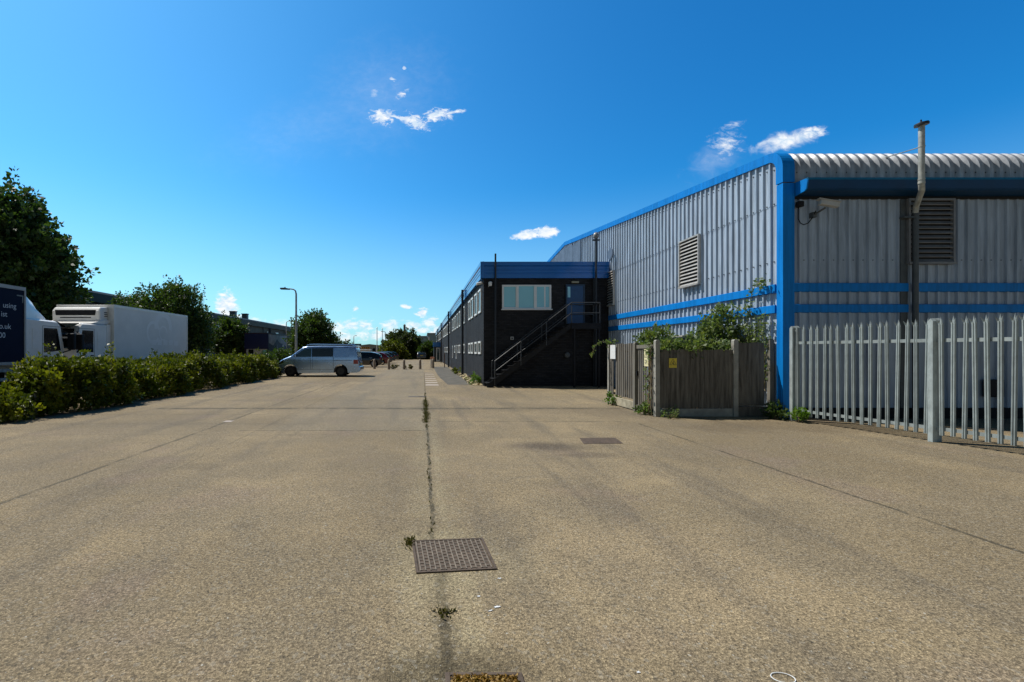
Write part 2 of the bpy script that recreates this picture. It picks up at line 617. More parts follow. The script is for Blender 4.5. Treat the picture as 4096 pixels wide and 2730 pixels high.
# ------------------------------------------------------------------ ground
def ground_mat():
    m = bpy.data.materials.new('old_asphalt')
    m.use_nodes = True
    nt = m.node_tree
    N, Lk = nt.nodes.new, nt.links.new
    b = nt.nodes['Principled BSDF']
    tc = N('ShaderNodeTexCoord')
    P = tc.outputs['Object']
    sp = N('ShaderNodeSeparateXYZ')
    Lk(P, sp.inputs[0])

    def M(op, a, b_=None, clamp=False):
        n = N('ShaderNodeMath')
        n.operation = op
        n.use_clamp = clamp
        for i, v in enumerate((a, b_)):
            if v is None:
                continue
            if isinstance(v, (int, float)):
                n.inputs[i].default_value = v
            else:
                Lk(v, n.inputs[i])
        return n.outputs[0]

    def noise(scale, detail=4, rough=.6, st=(1, 1, 1), off=0, dist=0):
        mp = N('ShaderNodeMapping')
        mp.inputs['Scale'].default_value = st
        mp.inputs['Location'].default_value = (off, off * 1.7, 0)
        Lk(P, mp.inputs['Vector'])
        n = N('ShaderNodeTexNoise')
        n.inputs['Scale'].default_value = scale
        n.inputs['Detail'].default_value = detail
        n.inputs['Roughness'].default_value = rough
        n.inputs['Distortion'].default_value = dist
        Lk(mp.outputs[0], n.inputs['Vector'])
        return n.outputs['Fac']

    def rng_(v, a, b_, c, d, smooth=True):
        n = N('ShaderNodeMapRange')
        n.interpolation_type = 'SMOOTHSTEP' if smooth else 'LINEAR'
        n.inputs['From Min'].default_value = a
        n.inputs['From Max'].default_value = b_
        n.inputs['To Min'].default_value = c
        n.inputs['To Max'].default_value = d
        Lk(v, n.inputs['Value'])
        return n.outputs[0]

    def mixc(fac, A, B, mode='MIX'):
        n = N('ShaderNodeMix')
        n.data_type = 'RGBA'
        n.blend_type = mode
        for s, v in (('Factor', fac), ('A', A), ('B', B)):
            if isinstance(v, (int, float)):
                n.inputs[s].default_value = v
            elif isinstance(v, tuple):
                n.inputs[s].default_value = (*v, 1)
            else:
                Lk(v, n.inputs[s])
        return n.outputs['Result']
    big = noise(.28, 5, .6, off=3)
    mid = noise(1.1, 6, .65, off=11, dist=.4)
    trk = noise(.9, 5, .6, st=(1.6, .16, 1), off=7)
    pink = noise(.55, 5, .6, off=23)
    col = mixc(rng_(big, .36, .64, 0, 1), (.205, .160, .098), (.298, .232, .140))
    col = mixc(rng_(mid, .35, .66, 0, .7), col, (.200, .162, .108))
    col = mixc(rng_(trk, .50, .68, 0, .6), col, (.135, .113, .084))
    col = mixc(rng_(pink, .55, .7, 0, .45), col, (.215, .162, .125))
    # loose aggregate
    vo = N('ShaderNodeTexVoronoi')
    vo.inputs['Scale'].default_value = 95
    Lk(P, vo.inputs['Vector'])
    ag = noise(62, 3, .75, off=5)
    ag2 = noise(170, 2, .6, off=9)
    # greyer carriageway west of the middle joint, further off
    lane = M('MULTIPLY', M('MULTIPLY', rng_(sp.outputs['X'], -3.3, -2.7, 0, 1), rng_(sp.outputs['X'], .1, .0, 0, 1)), rng_(sp.outputs['Y'], 8.95, 9.1, 0, .32))
    col = mixc(lane, col, (.20, .182, .145))
    # joints and patch edges (north-south at x, east-west at y)
    wob = M('MULTIPLY', M('SUBTRACT', noise(1.6, 5, .7, off=31), .5), .10)
    wob2 = M('MULTIPLY', M('SUBTRACT', noise(.35, 4, .6, off=41), .5), .35)
    wob3 = M('ADD', wob, M('MULTIPLY', M('SUBTRACT', noise(13, 4, .75, off=61), .5), .09))
    brk = rng_(noise(2.2, 4, .7, off=53), .38, .55, .25, 1)

    agm = rng_(ag, .36, .6, .55, 1, False)

    def seam(axis, pos, lo, hi, w, s, colr=(.035, .032, .022), wb=wob):
        nonlocal col
        a, c = ('X', 'Y') if axis == 'x' else ('Y', 'X')
        d = M('ABSOLUTE', M('SUBTRACT', M('ADD', sp.outputs[a], wb), pos))
        f = rng_(d, w * .4, w, s, 0)
        f = M('MULTIPLY', f, M('MULTIPLY', M('GREATER_THAN', sp.outputs[c], lo), M('LESS_THAN', sp.outputs[c], hi)))
        f = M('MULTIPLY', f, brk)
        f = M('MULTIPLY', f, agm)
        col = mixc(f, col, colr)
    # pale worn fringe and dirt along the main joint
    seam('x', .10, 0, 12, .34, .35, (.30, .258, .165))
    seam('x', .085, 3.7, 33, .030, .9, (.035, .032, .022), wob3)
    seam('x', .26, 1.0, 3.25, .13, .6, (.33, .275, .17))
    seam('x', -.05, 1.0, 3.25, .14, .5, (.31, .255, .16))
    seam('x', .12, 1.0, 3.25, .045, .9, (.045, .038, .024), wob3)
    seam('x', .12, 1.0, 3.25, .13, .35, (.09, .076, .048), wob3)
    seam('x', .19, 3.8, 8.5, .05, .45, (.32, .27, .17))
    seam('y', 12.55, -7.2, 5.8, .16, 1.0, (.045, .04, .028), wob2)
    seam('y', 12.55, -7.2, 5.8, .45, .35, (.12, .10, .07), wob2)
    seam('y', 10.2, .3, 4.4, .035, 1.0, (.06, .052, .036))
    seam('y', 9.05, -3.6, .05, .04, 1.0, (.06, .052, .036))
    seam('x', 4.62, .5, 9.9, .032, 1.0, (.06, .052, .036))
    seam('x', -4.3, 2, 26, .045, .9, (.075, .064, .045))
    seam('x', -3.25, 6, 24, .03, .45, (.085, .072, .05))
    seam('y', 11.3, -8.2, -3.8, .05, .5, (.09, .078, .055), wob2)
    seam('y', 33.2, -6, 2.2, .10, .7, (.07, .06, .045), wob2)
    seam('y', 36.8, -6, 2.2, .30, .5, (.28, .25, .19), wob2)

    stw = (.165, .135, .098)
    seam('x', -1.2, 5, 30, .55, .18, stw, wob2)
    seam('x', -2.55, 5, 30, .5, .18, stw, wob2)
    seam('x', -5.6, 6, 28, .6, .25, stw, wob2)
    seam('x', 1.7, 2, 20, .6, .07, stw, wob2)
    seam('x', 3.4, 1, 16, .6, .07, stw, wob2)
    seam('y', 9.9, -8, -2.2, .18, .35, (.12, .10, .07), wob2)
    seam('y', 8.6, -7, -1.5, .12, .3, (.12, .10, .07), wob2)
    seam('y', 14.6, -7.5, -1.0, .16, .3, (.12, .10, .07), wob2)
    # stains
    def stain(cx, cy, rx, ry, s, colr, ns=mid):
        nonlocal col
        a = M('DIVIDE', M('SUBTRACT', sp.outputs['X'], cx), rx)
        c = M('DIVIDE', M('SUBTRACT', sp.outputs['Y'], cy), ry)
        d = M('SQRT', M('ADD', M('MULTIPLY', a, a), M('MULTIPLY', c, c)))
        e = M('ADD', d, M('MULTIPLY', M('SUBTRACT', ns, .5), 2.2))
        col = mixc(rng_(e, .35, 1.15, s, 0), col, colr)
    stain(2.05, 7.5, .75, .45, .75, (.085, .068, .05))
    stain(2.5, 6.9, .5, .25, .5, (.09, .072, .055))
    stain(7.2, 9.6, 2.8, 1.0, .55, (.12, .092, .06))
    stain(5.2, 11.8, 1.6, 1.4, .55, (.13, .105, .075))
    stain(.05, 2.1, .45, .35, .7, (.075, .06, .035))
    stain(.22, 3.5, .75, .62, .45, (.285, .24, .15))
    stain(1.75, 3.5, 1.1, .9, .35, (.30, .232, .145))
    stain(-3.0, 6.2, .35, .25, .35, (.11, .09, .065))
    stain(-1.6, 4.1, .22, .16, .35, (.11, .09, .065))
    stain(1.5, 5.4, .3, .2, .3, (.12, .1, .07))
    stain(3.2, 4.4, .25, .18, .3, (.12, .1, .07))
    stain(-5.5, 9.5, 2.4, 1.2, .35, (.14, .118, .085))
    stain(6.5, 17.5, 2.0, 1.6, .45, (.25, .20, .12))
    # loose aggregate: dark pits and pale chips
    col = mixc(1.0, col, mixc(rng_(ag, .33, .67, 0, 1, False), (.50, .49, .48), (1.52, 1.50, 1.46)), 'MULTIPLY')
    vs = N('ShaderNodeSeparateColor')
    Lk(vo.outputs['Color'], vs.inputs[0])
    col = mixc(1.0, col, mixc(vs.outputs[0], (.66, .65, .63), (1.34, 1.34, 1.32)), 'MULTIPLY')
    vo2 = N('ShaderNodeTexVoronoi')
    vo2.inputs['Scale'].default_value = 48
    Lk(P, vo2.inputs['Vector'])
    vs2 = N('ShaderNodeSeparateColor')
    Lk(vo2.outputs['Color'], vs2.inputs[0])
    col = mixc(M('MULTIPLY', M('GREATER_THAN', vs2.outputs[0], .93), .28), col, (.33, .30, .24))
    col = mixc(M('MULTIPLY', M('LESS_THAN', vs2.outputs[0], .10), .35), col, (.06, .054, .042))
    col = mixc(1.0, col, mixc(rng_(ag2, .3, .7, 0, 1, False), (.6, .6, .6), (1.4, 1.4, 1.4)), 'MULTIPLY')
    spk = M('GREATER_THAN', noise(40, 1, .5, off=77), .735)
    col = mixc(M('MULTIPLY', spk, .8), col, (.42, .40, .34))
    spk2 = M('GREATER_THAN', noise(33, 1, .5, off=91), .745)
    col = mixc(M('MULTIPLY', spk2, .85), col, (.03, .028, .022))
    Lk(col, b.inputs['Base Color'])
    b.inputs['Roughness'].default_value = .92
    b.inputs['Specular IOR Level'].default_value = .25
    bp = N('ShaderNodeBump')
    bp.inputs['Strength'].default_value = .75
    bp.inputs['Distance'].default_value = .012
    Lk(M('ADD', M('MULTIPLY', ag, .8), M('MULTIPLY', vo.outputs['Distance'], .5)), bp.inputs['Height'])
    Lk(bp.outputs[0], b.inputs['Normal'])
    return m


g = MB()
g.add([(-700, -60, 0), (700, -60, 0), (700, 1500, 0), (-700, 1500, 0)], [(0, 1, 2, 3)])
tag(g.build('ground', ground_mat()), kind='structure')

PAVE = pmat('pavement_asphalt', (.112, .102, .084), .92, 0, var=.38, vscale=1.6, bump=.5, bscale=90, spec=.2, detail=8)
pv = MB()
pv.add([(1.15, 21.4, .004), (2.35, 21.4, .004), (2.35, 46, .004), (1.0, 46, .004), (.95, 30.5, .004), (1.0, 26.5, .004)], [(0, 1, 2, 3, 4, 5)])
tag(pv.build('pavement', PAVE), kind='structure')
MARK = pmat('worn_road_paint', (.42, .36, .31), .85, 0, var=.3, vscale=6, detail=8, spec=.2)
mk = MB()
for y0, y1 in ((20.9, 21.6), (22.5, 23.1), (24.2, 24.7), (26.0, 26.5), (28.2, 28.6), (30.4, 30.8), (32.6, 32.9)):
    mk.add([(.12, y0, .005), (.72, y0, .005), (.70, y1, .005), (.12, y1, .005)], [(0, 1, 2, 3)])
mk.box(-5.7, -5.2, 21.9, 21.98, .003, .006)
mk.box(-4.38, -4.2, 10.1, 10.3, .003, .006)
for yy in (43.4, 46.2, 48.9, 54.0):
    mk.box(-8.5, -3.4, yy, yy + .1, .003, .006)
tag(mk.build('road_marking', MARK), kind='structure')

# ------------------------------------------------------------------ warehouse
XW, YC = 8.35, 10.70
Y_RIDGE, Y_BACK = 27.05, 43.4


def eave_path(r=.45, y0=YC, ztop=6.20):
    """side view (y, z): up the front, round the curved eave, up to the ridge, down the back"""
    cz = ztop - r
    pts = [(y0, 5.40), (y0, 5.58), (y0, cz)]
    for k in range(1, 10):
        a = math.pi - k / 9 * R(84.5)
        pts.append((y0 + r + r * math.cos(a), cz + r * math.sin(a)))
    return pts


def roof_z(y):
    if y < YC + .45:
        t = max(0, min(1, (y - YC) / .45))
        return 5.75 + .45 * math.sqrt(max(0, 1 - (1 - t) ** 2))
    yy = y if y <= Y_RIDGE else 2 * Y_RIDGE - y
    return 6.20 + (yy - YC - .40) * .105


def corr_profile(a0, a1, pitch=.229, rib=.045, slope=.012, depth=.048):
    """positions and offsets of a trapezoidal sheet"""
    out = []
    a = a0
    while a < a1:
        out += [(a, 0), (a + pitch - rib - 2 * slope, 0), (a + pitch - rib - slope, depth), (a + pitch - slope, depth)]
        a += pitch
    out.append((a, 0))
    return out


wh = thing('warehouse', 'large grey corrugated metal warehouse with bright blue trim and curved eaves', 'warehouse', (XW, YC, 0))
# gable wall, lower and upper lap of sheets
prof = corr_profile(YC + .18, Y_BACK)
m_ = MB()
m_.grid([[(XW - o - .001, a, 0) for a, o in prof], [(XW - o - .001, a, 5.05) for a, o in prof]])
m_.build('gable_wall', CLAD, wh)
m_ = MB()
m_.grid([[(XW - o - .009, a, 5.0) for a, o in prof], [(XW - o - .009, a, roof_z(a) - .05) for a, o in prof]])
m_.build('gable_wall', CLAD, wh)
prof = corr_profile(XW + .19, 34.0)
m_ = MB()
m_.grid([[(a, YC + .05 - o, 0) for a, o in prof], [(a, YC + .05 - o, 5.5) for a, o in prof]])
m_.build('front_wall', CLAD, wh)
# curved eave sheets and roof
path = eave_path(y0=YC - .03)
nor = []
for i, (y, z) in enumerate(path):
    a, b_ = path[max(0, i - 1)], path[min(len(path) - 1, i + 1)]
    d = Vector((b_[0] - a[0], b_[1] - a[1])).normalized()
    nor.append((-d.y, d.x))
prof = corr_profile(XW + .2, 34.0, rib=.075, slope=.045, depth=.06)
m_ = MB()
m_.grid([[(a, y + n[0] * o, z + n[1] * o) for a, o in prof] for (y, z), n in zip(path, nor)])
m_.build('curved_eave', ROOFM, wh, smooth=35)
m_ = MB()
m_.grid([[(a, y, roof_z(y) - .02 + o) for a, o in prof] for y in (YC + .42, Y_RIDGE, Y_BACK)])
m_.build('roof', ROOFM, wh)


def flashing(name, pts, w, xw, ov=.02):
    m_ = MB()
    X0 = XW - .078
    rows = []
    for i, (y, z) in enumerate(pts):
        a, b_ = pts[max(0, i - 1)], pts[min(len(pts) - 1, i + 1)]
        d = Vector((b_[0] - a[0], b_[1] - a[1])).normalized()
        n = Vector((-d.y, d.x))
        o = (y + n.x * ov, z + n.y * ov)
        q = (y - n.x * w, z - n.y * w)
        q2 = (y - n.x * .02, z - n.y * .02)
        rows.append([(XW + .02, q[0], q[1]), (X0, q[0], q[1]), (X0, o[0], o[1]), (XW + xw, o[0], o[1]), (XW + xw, q2[0], q2[1])])
    m_.grid(rows)
    return m_.build(name, BLUE, wh)


flashing('corner_trim', [(YC - .05, 0.0), (YC - .05, 2.0), (YC - .05, 5.42)], .17, .19)
pth = [(y - .045, z + .045) for y, z in eave_path()] + [(y, roof_z(y) + .05) for y in (12, 16, 20, 24)] + [(Y_RIDGE, roof_z(Y_RIDGE) + .05), (30, roof_z(30) + .05), (Y_BACK, roof_z(Y_BACK) + .05)]
flashing('verge_trim', pth, .19, .20)
for z0, z1 in ((2.44, 2.64), (2.92, 3.13)):
    MB().prism([(XW, z0), (XW - .085, z0 + .012), (XW - .085, z1 - .012), (XW - .05, z1)], 'y', YC + .17, 20.9).build('trim_band', BLUE, wh)
    for xa, xb in ((XW + .19, 11.20), (11.37, 34)):
        MB().prism([(YC + .04, z0), (YC - .035, z0 + .012), (YC - .035, z1 - .012), (YC, z1)], 'x', xa, xb).build('trim_band', BLUE, wh)
# boxed gutter with its end cap
gp = [(YC - .04, 5.42), (YC - .37, 5.405), (YC - .395, 5.375), (YC - .37, 5.19), (YC - .33, 5.155), (YC + .0, 5.13)]
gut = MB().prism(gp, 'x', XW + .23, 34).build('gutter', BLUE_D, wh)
MB().prism([(YC - .40, 5.375), (YC - .38, 5.43), (YC - .12, 5.435), (YC - .12, 5.425), (YC - .37, 5.41)], 'x', XW + .24, 34).build('gutter_highlight', pmat('gutter_highlight_paint', (.012, .13, .24), .5, spec=.2), wh)  # lighter strip paints the highlight along the gutter's top edge
MB().prism([(YC - .05, 5.425), (YC - .35, 5.41), (YC - .41, 5.36), (YC - .375, 5.18), (YC - .32, 5.145), (YC - .05, 5.12)], 'x', XW + .205, XW + .235).build('gutter_end_cap', BLUE, wh)
MB().box(XW + .2, 34, YC - .02, YC + .02, 5.07, 5.125).build('gutter_shadow', VOID, wh)  # dark strip on the wall, stands in for the gutter's shadow
# dark plinth along the front
MB().box(XW + .19, 34, YC - .03, YC + .03, 0, .24).build('plinth', VOID, wh)


def louvre(parent, T, w, h, n, slat, out=.09, cut=.0):
    fr = MB(T)
    t = .045
    fr.box(-t, w + t, 0, out, h, h + t).box(-t, w + t, 0, out + .02, -t, 0).box(-t, 0, 0, out, 0, h).box(w, w + t, 0, out, 0, h)
    L = MB(T).box(0, w, 0, .02, 0, h).build('louvre_vent', VOID, parent)
    fr.build('louvre_frame', slat, L)
    sl = MB(T)
    p = h / n
    for i in range(n):
        z = i * p + p * .12
        sl.add([(0, .085, z), (w, .085, z), (w, .03, z + p * .62), (0, .03, z + p * .62),
                (0, .078, z - .012), (w, .078, z - .012), (w, .024, z + p * .62 - .012), (0, .024, z + p * .62 - .012)],
               [(0, 1, 2, 3), (4, 7, 6, 5), (0, 4, 5, 1), (3, 2, 6, 7), (0, 3, 7, 4), (1, 5, 6, 2)])
    sl.build('louvre_blade', slat, L)
    return L


louvre(wh, lambda p: (XW - .04 - p[1], 13.86 + p[0], 3.60 + p[2]), .98, 1.42, 13, SLAT)
louvre(wh, lambda p: (XW - .04 - p[1], 20.05 + p[0], 3.60 + p[2]), .98, 1.42, 13, SLAT)
louvre(wh, lambda p: (11.21 + p[0], YC + .012 - p[1], 3.60 + p[2]), .98, 1.42, 13, SLATD)
# patched flat sheets and round cover high on the gable
for ya, yb in ((24.3, 25.6), (25.63, 26.9), (26.93, 27.9), (27.93, 28.8)):
    MB().box(XW - .085, XW - .062, ya, yb, 5.5, roof_z((ya + yb) / 2) - .25).build('cladding_patch', CLAD_D, wh)
cv = MB(lambda p: (XW - .062 - p[2], 20.45 + p[0], 5.86 + p[1]))
cv.lathe([(.27, 0), (.27, .02), (.2, .035)], (0, 0, 0), 24)
cv.build('round_cover', CLAD_D, wh)
# screws along the laps
sc = MB()
for i in range(90):
    y = YC + .27 + i * .229
    if y < 42:
        for z in (5.03, roof_z(y) - .33, 3.66):
            if not (13.7 < y < 15.0 and 3.5 < z < 5.2) and (z > 5 or y < 20):
                sc.box(XW - .024, XW - .006, y, y + .022, z, z + .022)
for i in range(110):
    x = XW + .26 + i * .229
    sc.box(x, x + .024, YC - .045, YC - .02, 5.66, 5.685)
    if i % 1 == 0 and not (11.1 < x < 12.3):
        sc.box(x, x + .016, YC + .035, YC + .055, 3.66, 3.676)
sc.build('fixing_screws', PIPE, wh)['kind'] = 'stuff'
# downpipe with its flashing and shoe
fl = MB()
fl.box(11.03, 11.19, YC - .02, YC + .03, 0, 5.06)
fl.build('flashing_strip', PIPEG, wh)
dp = MB().tube([(11.285, YC - .10, 0.0), (11.285, YC - .10, 4.72)], .056, 12)
D = dp.build('drainpipe', PIPEG, wh, smooth=40)
MB().box(11.0, 11.36, YC - .13, YC - .02, 4.60, 4.64).build('pipe_bracket', PIPEG, D)
# flue
fp = MB().tube([(11.285, YC - .10, 4.70), (11.26, YC - .14, 4.86), (11.0, YC - .5, 5.10), (10.93, YC - .56, 5.20), (10.92, YC - .57, 5.3), (10.92, YC - .57, 6.50)], [.052, .054, .054, .054, .054, .054], 14)
Fl = fp.build('flue_pipe', GALV_W, wh, smooth=40)
for zc, hc in ((5.22, .05), (5.30, .03), (6.02, .025)):
    MB().lathe([(.060, 0), (.060, hc)], (10.92, YC - .57, zc), 14).build('pipe_collar', GALV_W, Fl)
MB().bar((10.92, YC - .57, 6.03), (10.70, YC + .0, 6.03), .03, .012).build('pipe_bracket', GALV_W, Fl)
cp = MB()
cp.lathe([(.03, -.02), (.12, -.03), (.125, 0), (.115, .03), (.04, .05), (.015, .06), (.015, .10), (.002, .105)], (0, 0, 0), 20)
cap = cp.build('flue_cap', PIPE, Fl, smooth=40, world=False)
cap.location = (10.92 - XW, -.57, 6.52)
cap.rotation_euler = (0, R(-9), 0)
# meter cupboard low on the front wall, cable junction box
MB().box(12.95, 13.29, YC - .13, YC - .0, .50, .90).build('meter_box', DARK, wh, bevel=.01)

# ---- cctv camera on the front wall
cc = thing('security_camera', 'grey bullet security camera with looping cable under the warehouse gutter', 'camera', (8.95, YC, 4.55))
MB().box(8.93, 9.01, YC - .12, YC - .0, 4.62, 4.74).build('wall_bracket', PIPEG, cc)
MB().tube([(8.97, YC - .1, 4.68), (9.05, YC - .3, 4.78)], .022).build('mount_arm', PIPEG, cc)
mm = Matrix.Rotation(R(14), 3, 'Y') @ Matrix.Rotation(R(-10), 3, 'Z')
MB().obox((9.11, YC - .32, 4.86), (.19, .06, .055), mm).build('camera_body', pmat('camera_grey', (.45, .45, .43), .5), cc, bevel=.012)
MB().obox((9.10, YC - .32, 4.925), (.22, .075, .008), mm).build('sun_shield', pmat('camera_grey', (.45, .45, .43)), cc)
MB().lathe([(.07, -.06), (.08, -.05), (.08, .05), (.06, .06)], (8.66, YC - .07, 4.93), 14).build('junction_box', DARK, cc, smooth=40)
MB().tube([(8.64, YC - .05, 4.88), (8.64, YC - .05, 4.6), (8.68, YC - .06, 4.5), (8.76, YC - .06, 4.46), (8.86, YC - .06, 4.5), (8.93, YC - .08, 4.6), (8.97, YC - .14, 4.76)], .011, 6).build('cable', DARK, cc)

# ------------------------------------------------------------------ office block
YO, XO, YE = 20.65, 2.71, 95.0
of = thing('office_building', 'long two storey dark charcoal brick office block with a blue fascia', 'office block', (XO, YO, 0))
MB().box(XO, XW - .07, YO, YO + .3, 0, 4.82).build('front_wall', BRICKX, of)
MB().box(XO, XO + .3, YO + .3, YE, 0, 4.82).build('side_wall', BRICKY, of)
MB().box(XO, XW - .1, YE, YE + .3, 0, 4.82).build('end_wall', BRICKX, of)
MB().box(XO + .02, XW - .07, YO + .02, YE, 4.83, 5.40).build('roof', PIPEG, of)
fpz = [(.0, 4.80), (-.13, 4.80), (-.13, 4.98), (-.115, 4.995), (-.115, 5.03), (-.13, 5.045), (-.13, 5.14), (-.115, 5.155), (-.115, 5.19), (-.13, 5.205), (-.13, 5.30), (-.11, 5.315), (-.11, 5.335), (-.16, 5.36), (-.16, 5.52), (0, 5.53)]
MB().prism([(YO + a, z) for a, z in fpz], 'x', XO - .161, XW - .075).build('front_fascia', FASC, of)
MB().prism([(XO + a, z) for a, z in fpz], 'y', YO - .158, YE).build('side_fascia', FASC, of)
for y in range(24, 94, 4):
    pass
# big front window
fx0, fx1, fz0, fz1 = 3.52, 5.71, 3.43, 4.51
wf = MB()
t = .055
yb, yf = YO - .02, YO - .07
wf.box(fx0, fx1, yf, YO, fz1 - t, fz1).box(fx0, fx1, yf, YO, fz0, fz0 + t).box(fx0, fx0 + t, yf, YO, fz0 + t, fz1 - t).box(fx1 - t, fx1, yf, YO, fz0 + t, fz1 - t)
for x in (4.21, 4.99):
    wf.box(x - .05, x + .05, yf, YO, fz0 + t, fz1 - t)
W = wf.build('window', WHITE, of, bevel=.008)
MB().box(fx0 + t, fx1 - t, YO - .03, YO - .005, fz0 + t, fz1 - t).build('pane', GLASSF, W)
for a, b_ in ((fx0 + t, 4.16), (5.04, fx1 - t)):
    cas = MB()
    e = .028
    for z0, z1, xa, xb in ((fz1 - t - e, fz1 - t, a, b_), (fz0 + t, fz0 + t + e, a, b_), (fz0 + t + e, fz1 - t - e, a, a + e), (fz0 + t + e, fz1 - t - e, b_ - e, b_)):
        cas.box(xa, xb, yf + .012, YO - .03, z0, z1)
    cas.build('casement', WHITE, W)
MB().box(fx0 - .04, fx1 + .04, YO - .12, YO, fz0 - .045, fz0 - .002).build('sill', WHITE, W)
MB().box(5.40, 5.46, YO - .036, YO - .031, fz0 + t, fz1 - t).build('curtain', WHITE, W)
# first floor door
dr = MB().box(6.42, 7.14, YO - .05, YO, 2.77, 4.47).build('door', pmat('blue_door_paint', (.008, .06, .16), .4, var=.15), of, bevel=.006)
MB().box(6.36, 6.42, YO - .07, YO, 2.75, 4.53).box(7.14, 7.20, YO - .07, YO, 2.75, 4.53).box(6.42, 7.14, YO - .07, YO, 4.47, 4.53).build('door_frame', pmat('blue_door_frame', (.01, .035, .07), .5), dr)
MB().box(6.44, 6.56, YO - .058, YO - .05, 3.95, 4.42).build('door_window', GLASSF, dr)
MB().tube([(7.02, YO - .06, 3.6), (7.02, YO - .1, 3.6), (6.92, YO - .1, 3.6)], .012, 6).build('handle', RAIL, dr)
# bulkhead sign light, vent, socket
MB().box(6.62, 6.94, YO - .09, YO, 4.585, 4.67).build('door_light', pmat('old_light_cover', (.30, .27, .18), .5), of, bevel=.01)
v_ = MB(lambda p: (6.42 + p[0], YO - p[2], 1.38 + p[1]))
v_.lathe([(.13, 0), (.13, .06), (.11, .10), (.05, .12)], (0, 0, 0), 18)
v_.build('round_vent', PIPEG, of, smooth=40)
so = MB().box(3.90, 4.04, YO - .05, YO, 2.06, 2.20).build('wall_socket', pmat('socket_grey', (.42, .42, .40), .5), of, bevel=.008)
MB().box(3.94, 4.00, YO - .056, YO - .05, 2.09, 2.16).build('socket_hole', VOID, so)
# front pipes
MB().tube([(3.20, YO - .22, 0), (3.20, YO - .22, 5.86)], .042, 10).build('vent_pipe', PIPE, of, smooth=40)
MB().tube([(7.60, YO - .09, 0), (7.60, YO - .09, 4.8)], .032, 10).build('drainpipe', PIPE, of, smooth=40)
# side drainpipes
for y in (29.0, 44.8, 63.0, 80.0):
    MB().tube([(XO - .24, y, 0), (XO - .24, y, 5.4)], .075, 10).box(XO - .32, XO - .16, y - .13, y + .13, 4.9, 5.16).build('drainpipe', PIPE, of, smooth=40)


def side_window(y0, y1, z0, z1, mull=0, open_=False):
    t = .085
    m_ = MB()
    xa = XO - .055
    m_.box(xa, XO + .01, y0, y1, z1 - t, z1).box(xa, XO + .01, y0, y1, z0, z0 + t)
    m_.box(xa, XO + .01, y0, y0 + t, z0 + t, z1 - t).box(xa, XO + .01, y1 - t, y1, z0 + t, z1 - t)
    for k in range(mull):
        y = y0 + (y1 - y0) * (k + 1) / (mull + 1)
        m_.box(xa, XO + .01, y - .05, y + .05, z0 + t, z1 - t)
    w = m_.build('window', WHITE, of)
    MB().box(XO - .02, XO - .004, y0 + t, y1 - t, z0 + t, z1 - t).build('pane', GLASS, w)
    if open_:
        MB(lambda p: (XO - .06 - (z1 - p[2]) * .30, p[1], p[2])).box(0, .03, y0 + .03, y1 - .03, z0, z0 + .07).box(0, .03, y0 + .03, y1 - .03, z1 - .07, z1).box(0, .03, y0 + .03, y0 + .10, z0 + .07, z1 - .07).box(0, .03, y1 - .10, y1 - .03, z0 + .07, z1 - .07).build('open_sash', WHITE, w)


for a, b_ in ((21.4, 22.4), (22.95, 23.95), (24.75, 25.8), (26.15, 27.2), (29.7, 30.6), (31.2, 32.1), (33.2, 34.3), (35.3, 36.5), (37.6, 38.6), (39.3, 40.3), (41.2, 42.3)):
    side_window(a, b_, 3.36, 4.46, 0, a == 35.3)
side_window(46, 51.6, 3.36, 4.46, 4)
side_window(52.6, 61.5, 3.36, 4.46, 7)
side_window(64.5, 78.5, 3.36, 4.46, 9)
side_window(81, 92, 3.36, 4.46, 8)
for a, b_ in ((21.4, 22.4), (22.95, 23.95), (24.75, 25.8), (26.15, 27.2), (29.7, 30.6), (31.2, 32.1), (33.2, 34.0), (34.6, 35.4), (38.4, 39.3), (47.5, 48.8), (49.8, 51), (52.5, 54), (56, 57)):
    side_window(a, b_, 1.42, 2.02)
for y in (36.9, 41.5):                             # two tall narrow lights
    side_window(y, y + .5, .95, 2.05)
# security lights and cameras near the corner
MB().tube([(XO - .02, 21.0, 4.66), (XO - .28, 21.0, 4.60)], .06, 10).build('floodlight', WHITE, of, smooth=40)
ca = thing('security_camera', 'small white dome security camera at the corner of the dark office front', 'camera', (2.97, YO, 4.5))
MB().box(2.92, 3.02, YO - .06, YO, 4.42, 4.62).build('wall_bracket', WHITE, ca)
MB().lathe([(.02, -.14), (.07, -.11), (.08, -.04), (.08, .05), (.03, .09)], (2.98, YO - .15, 4.56), 14).build('camera_body', WHITE, ca, smooth=40)
MB().lathe([(.02, -.17), (.06, -.14), (.06, -.11)], (2.98, YO - .15, 4.54), 12).build('lens', GLASSD, ca, smooth=40)

# camera mast in front of the office
po = thing('camera_pole', 'tall dark pole with a dome camera on top beside the office fascia', 'pole', (7.62, YO - .28, 0))
MB().tube([(7.62, YO - .28, 0), (7.62, YO - .28, 6.55)], .045, 10).build('pole', PIPE, po, smooth=40)
MB().lathe([(.05, 0), (.13, .05), (.14, .12), (.10, .22), (.03, .27)], (7.62, YO - .28, 6.52), 16).build('camera_housing', pmat('dome_grey', (.22, .22, .22), .35), po, smooth=40)
MB().box(7.46, 7.78, YO - .34, YO - .22, 6.42, 6.47).build('cross_arm', PIPE, po)

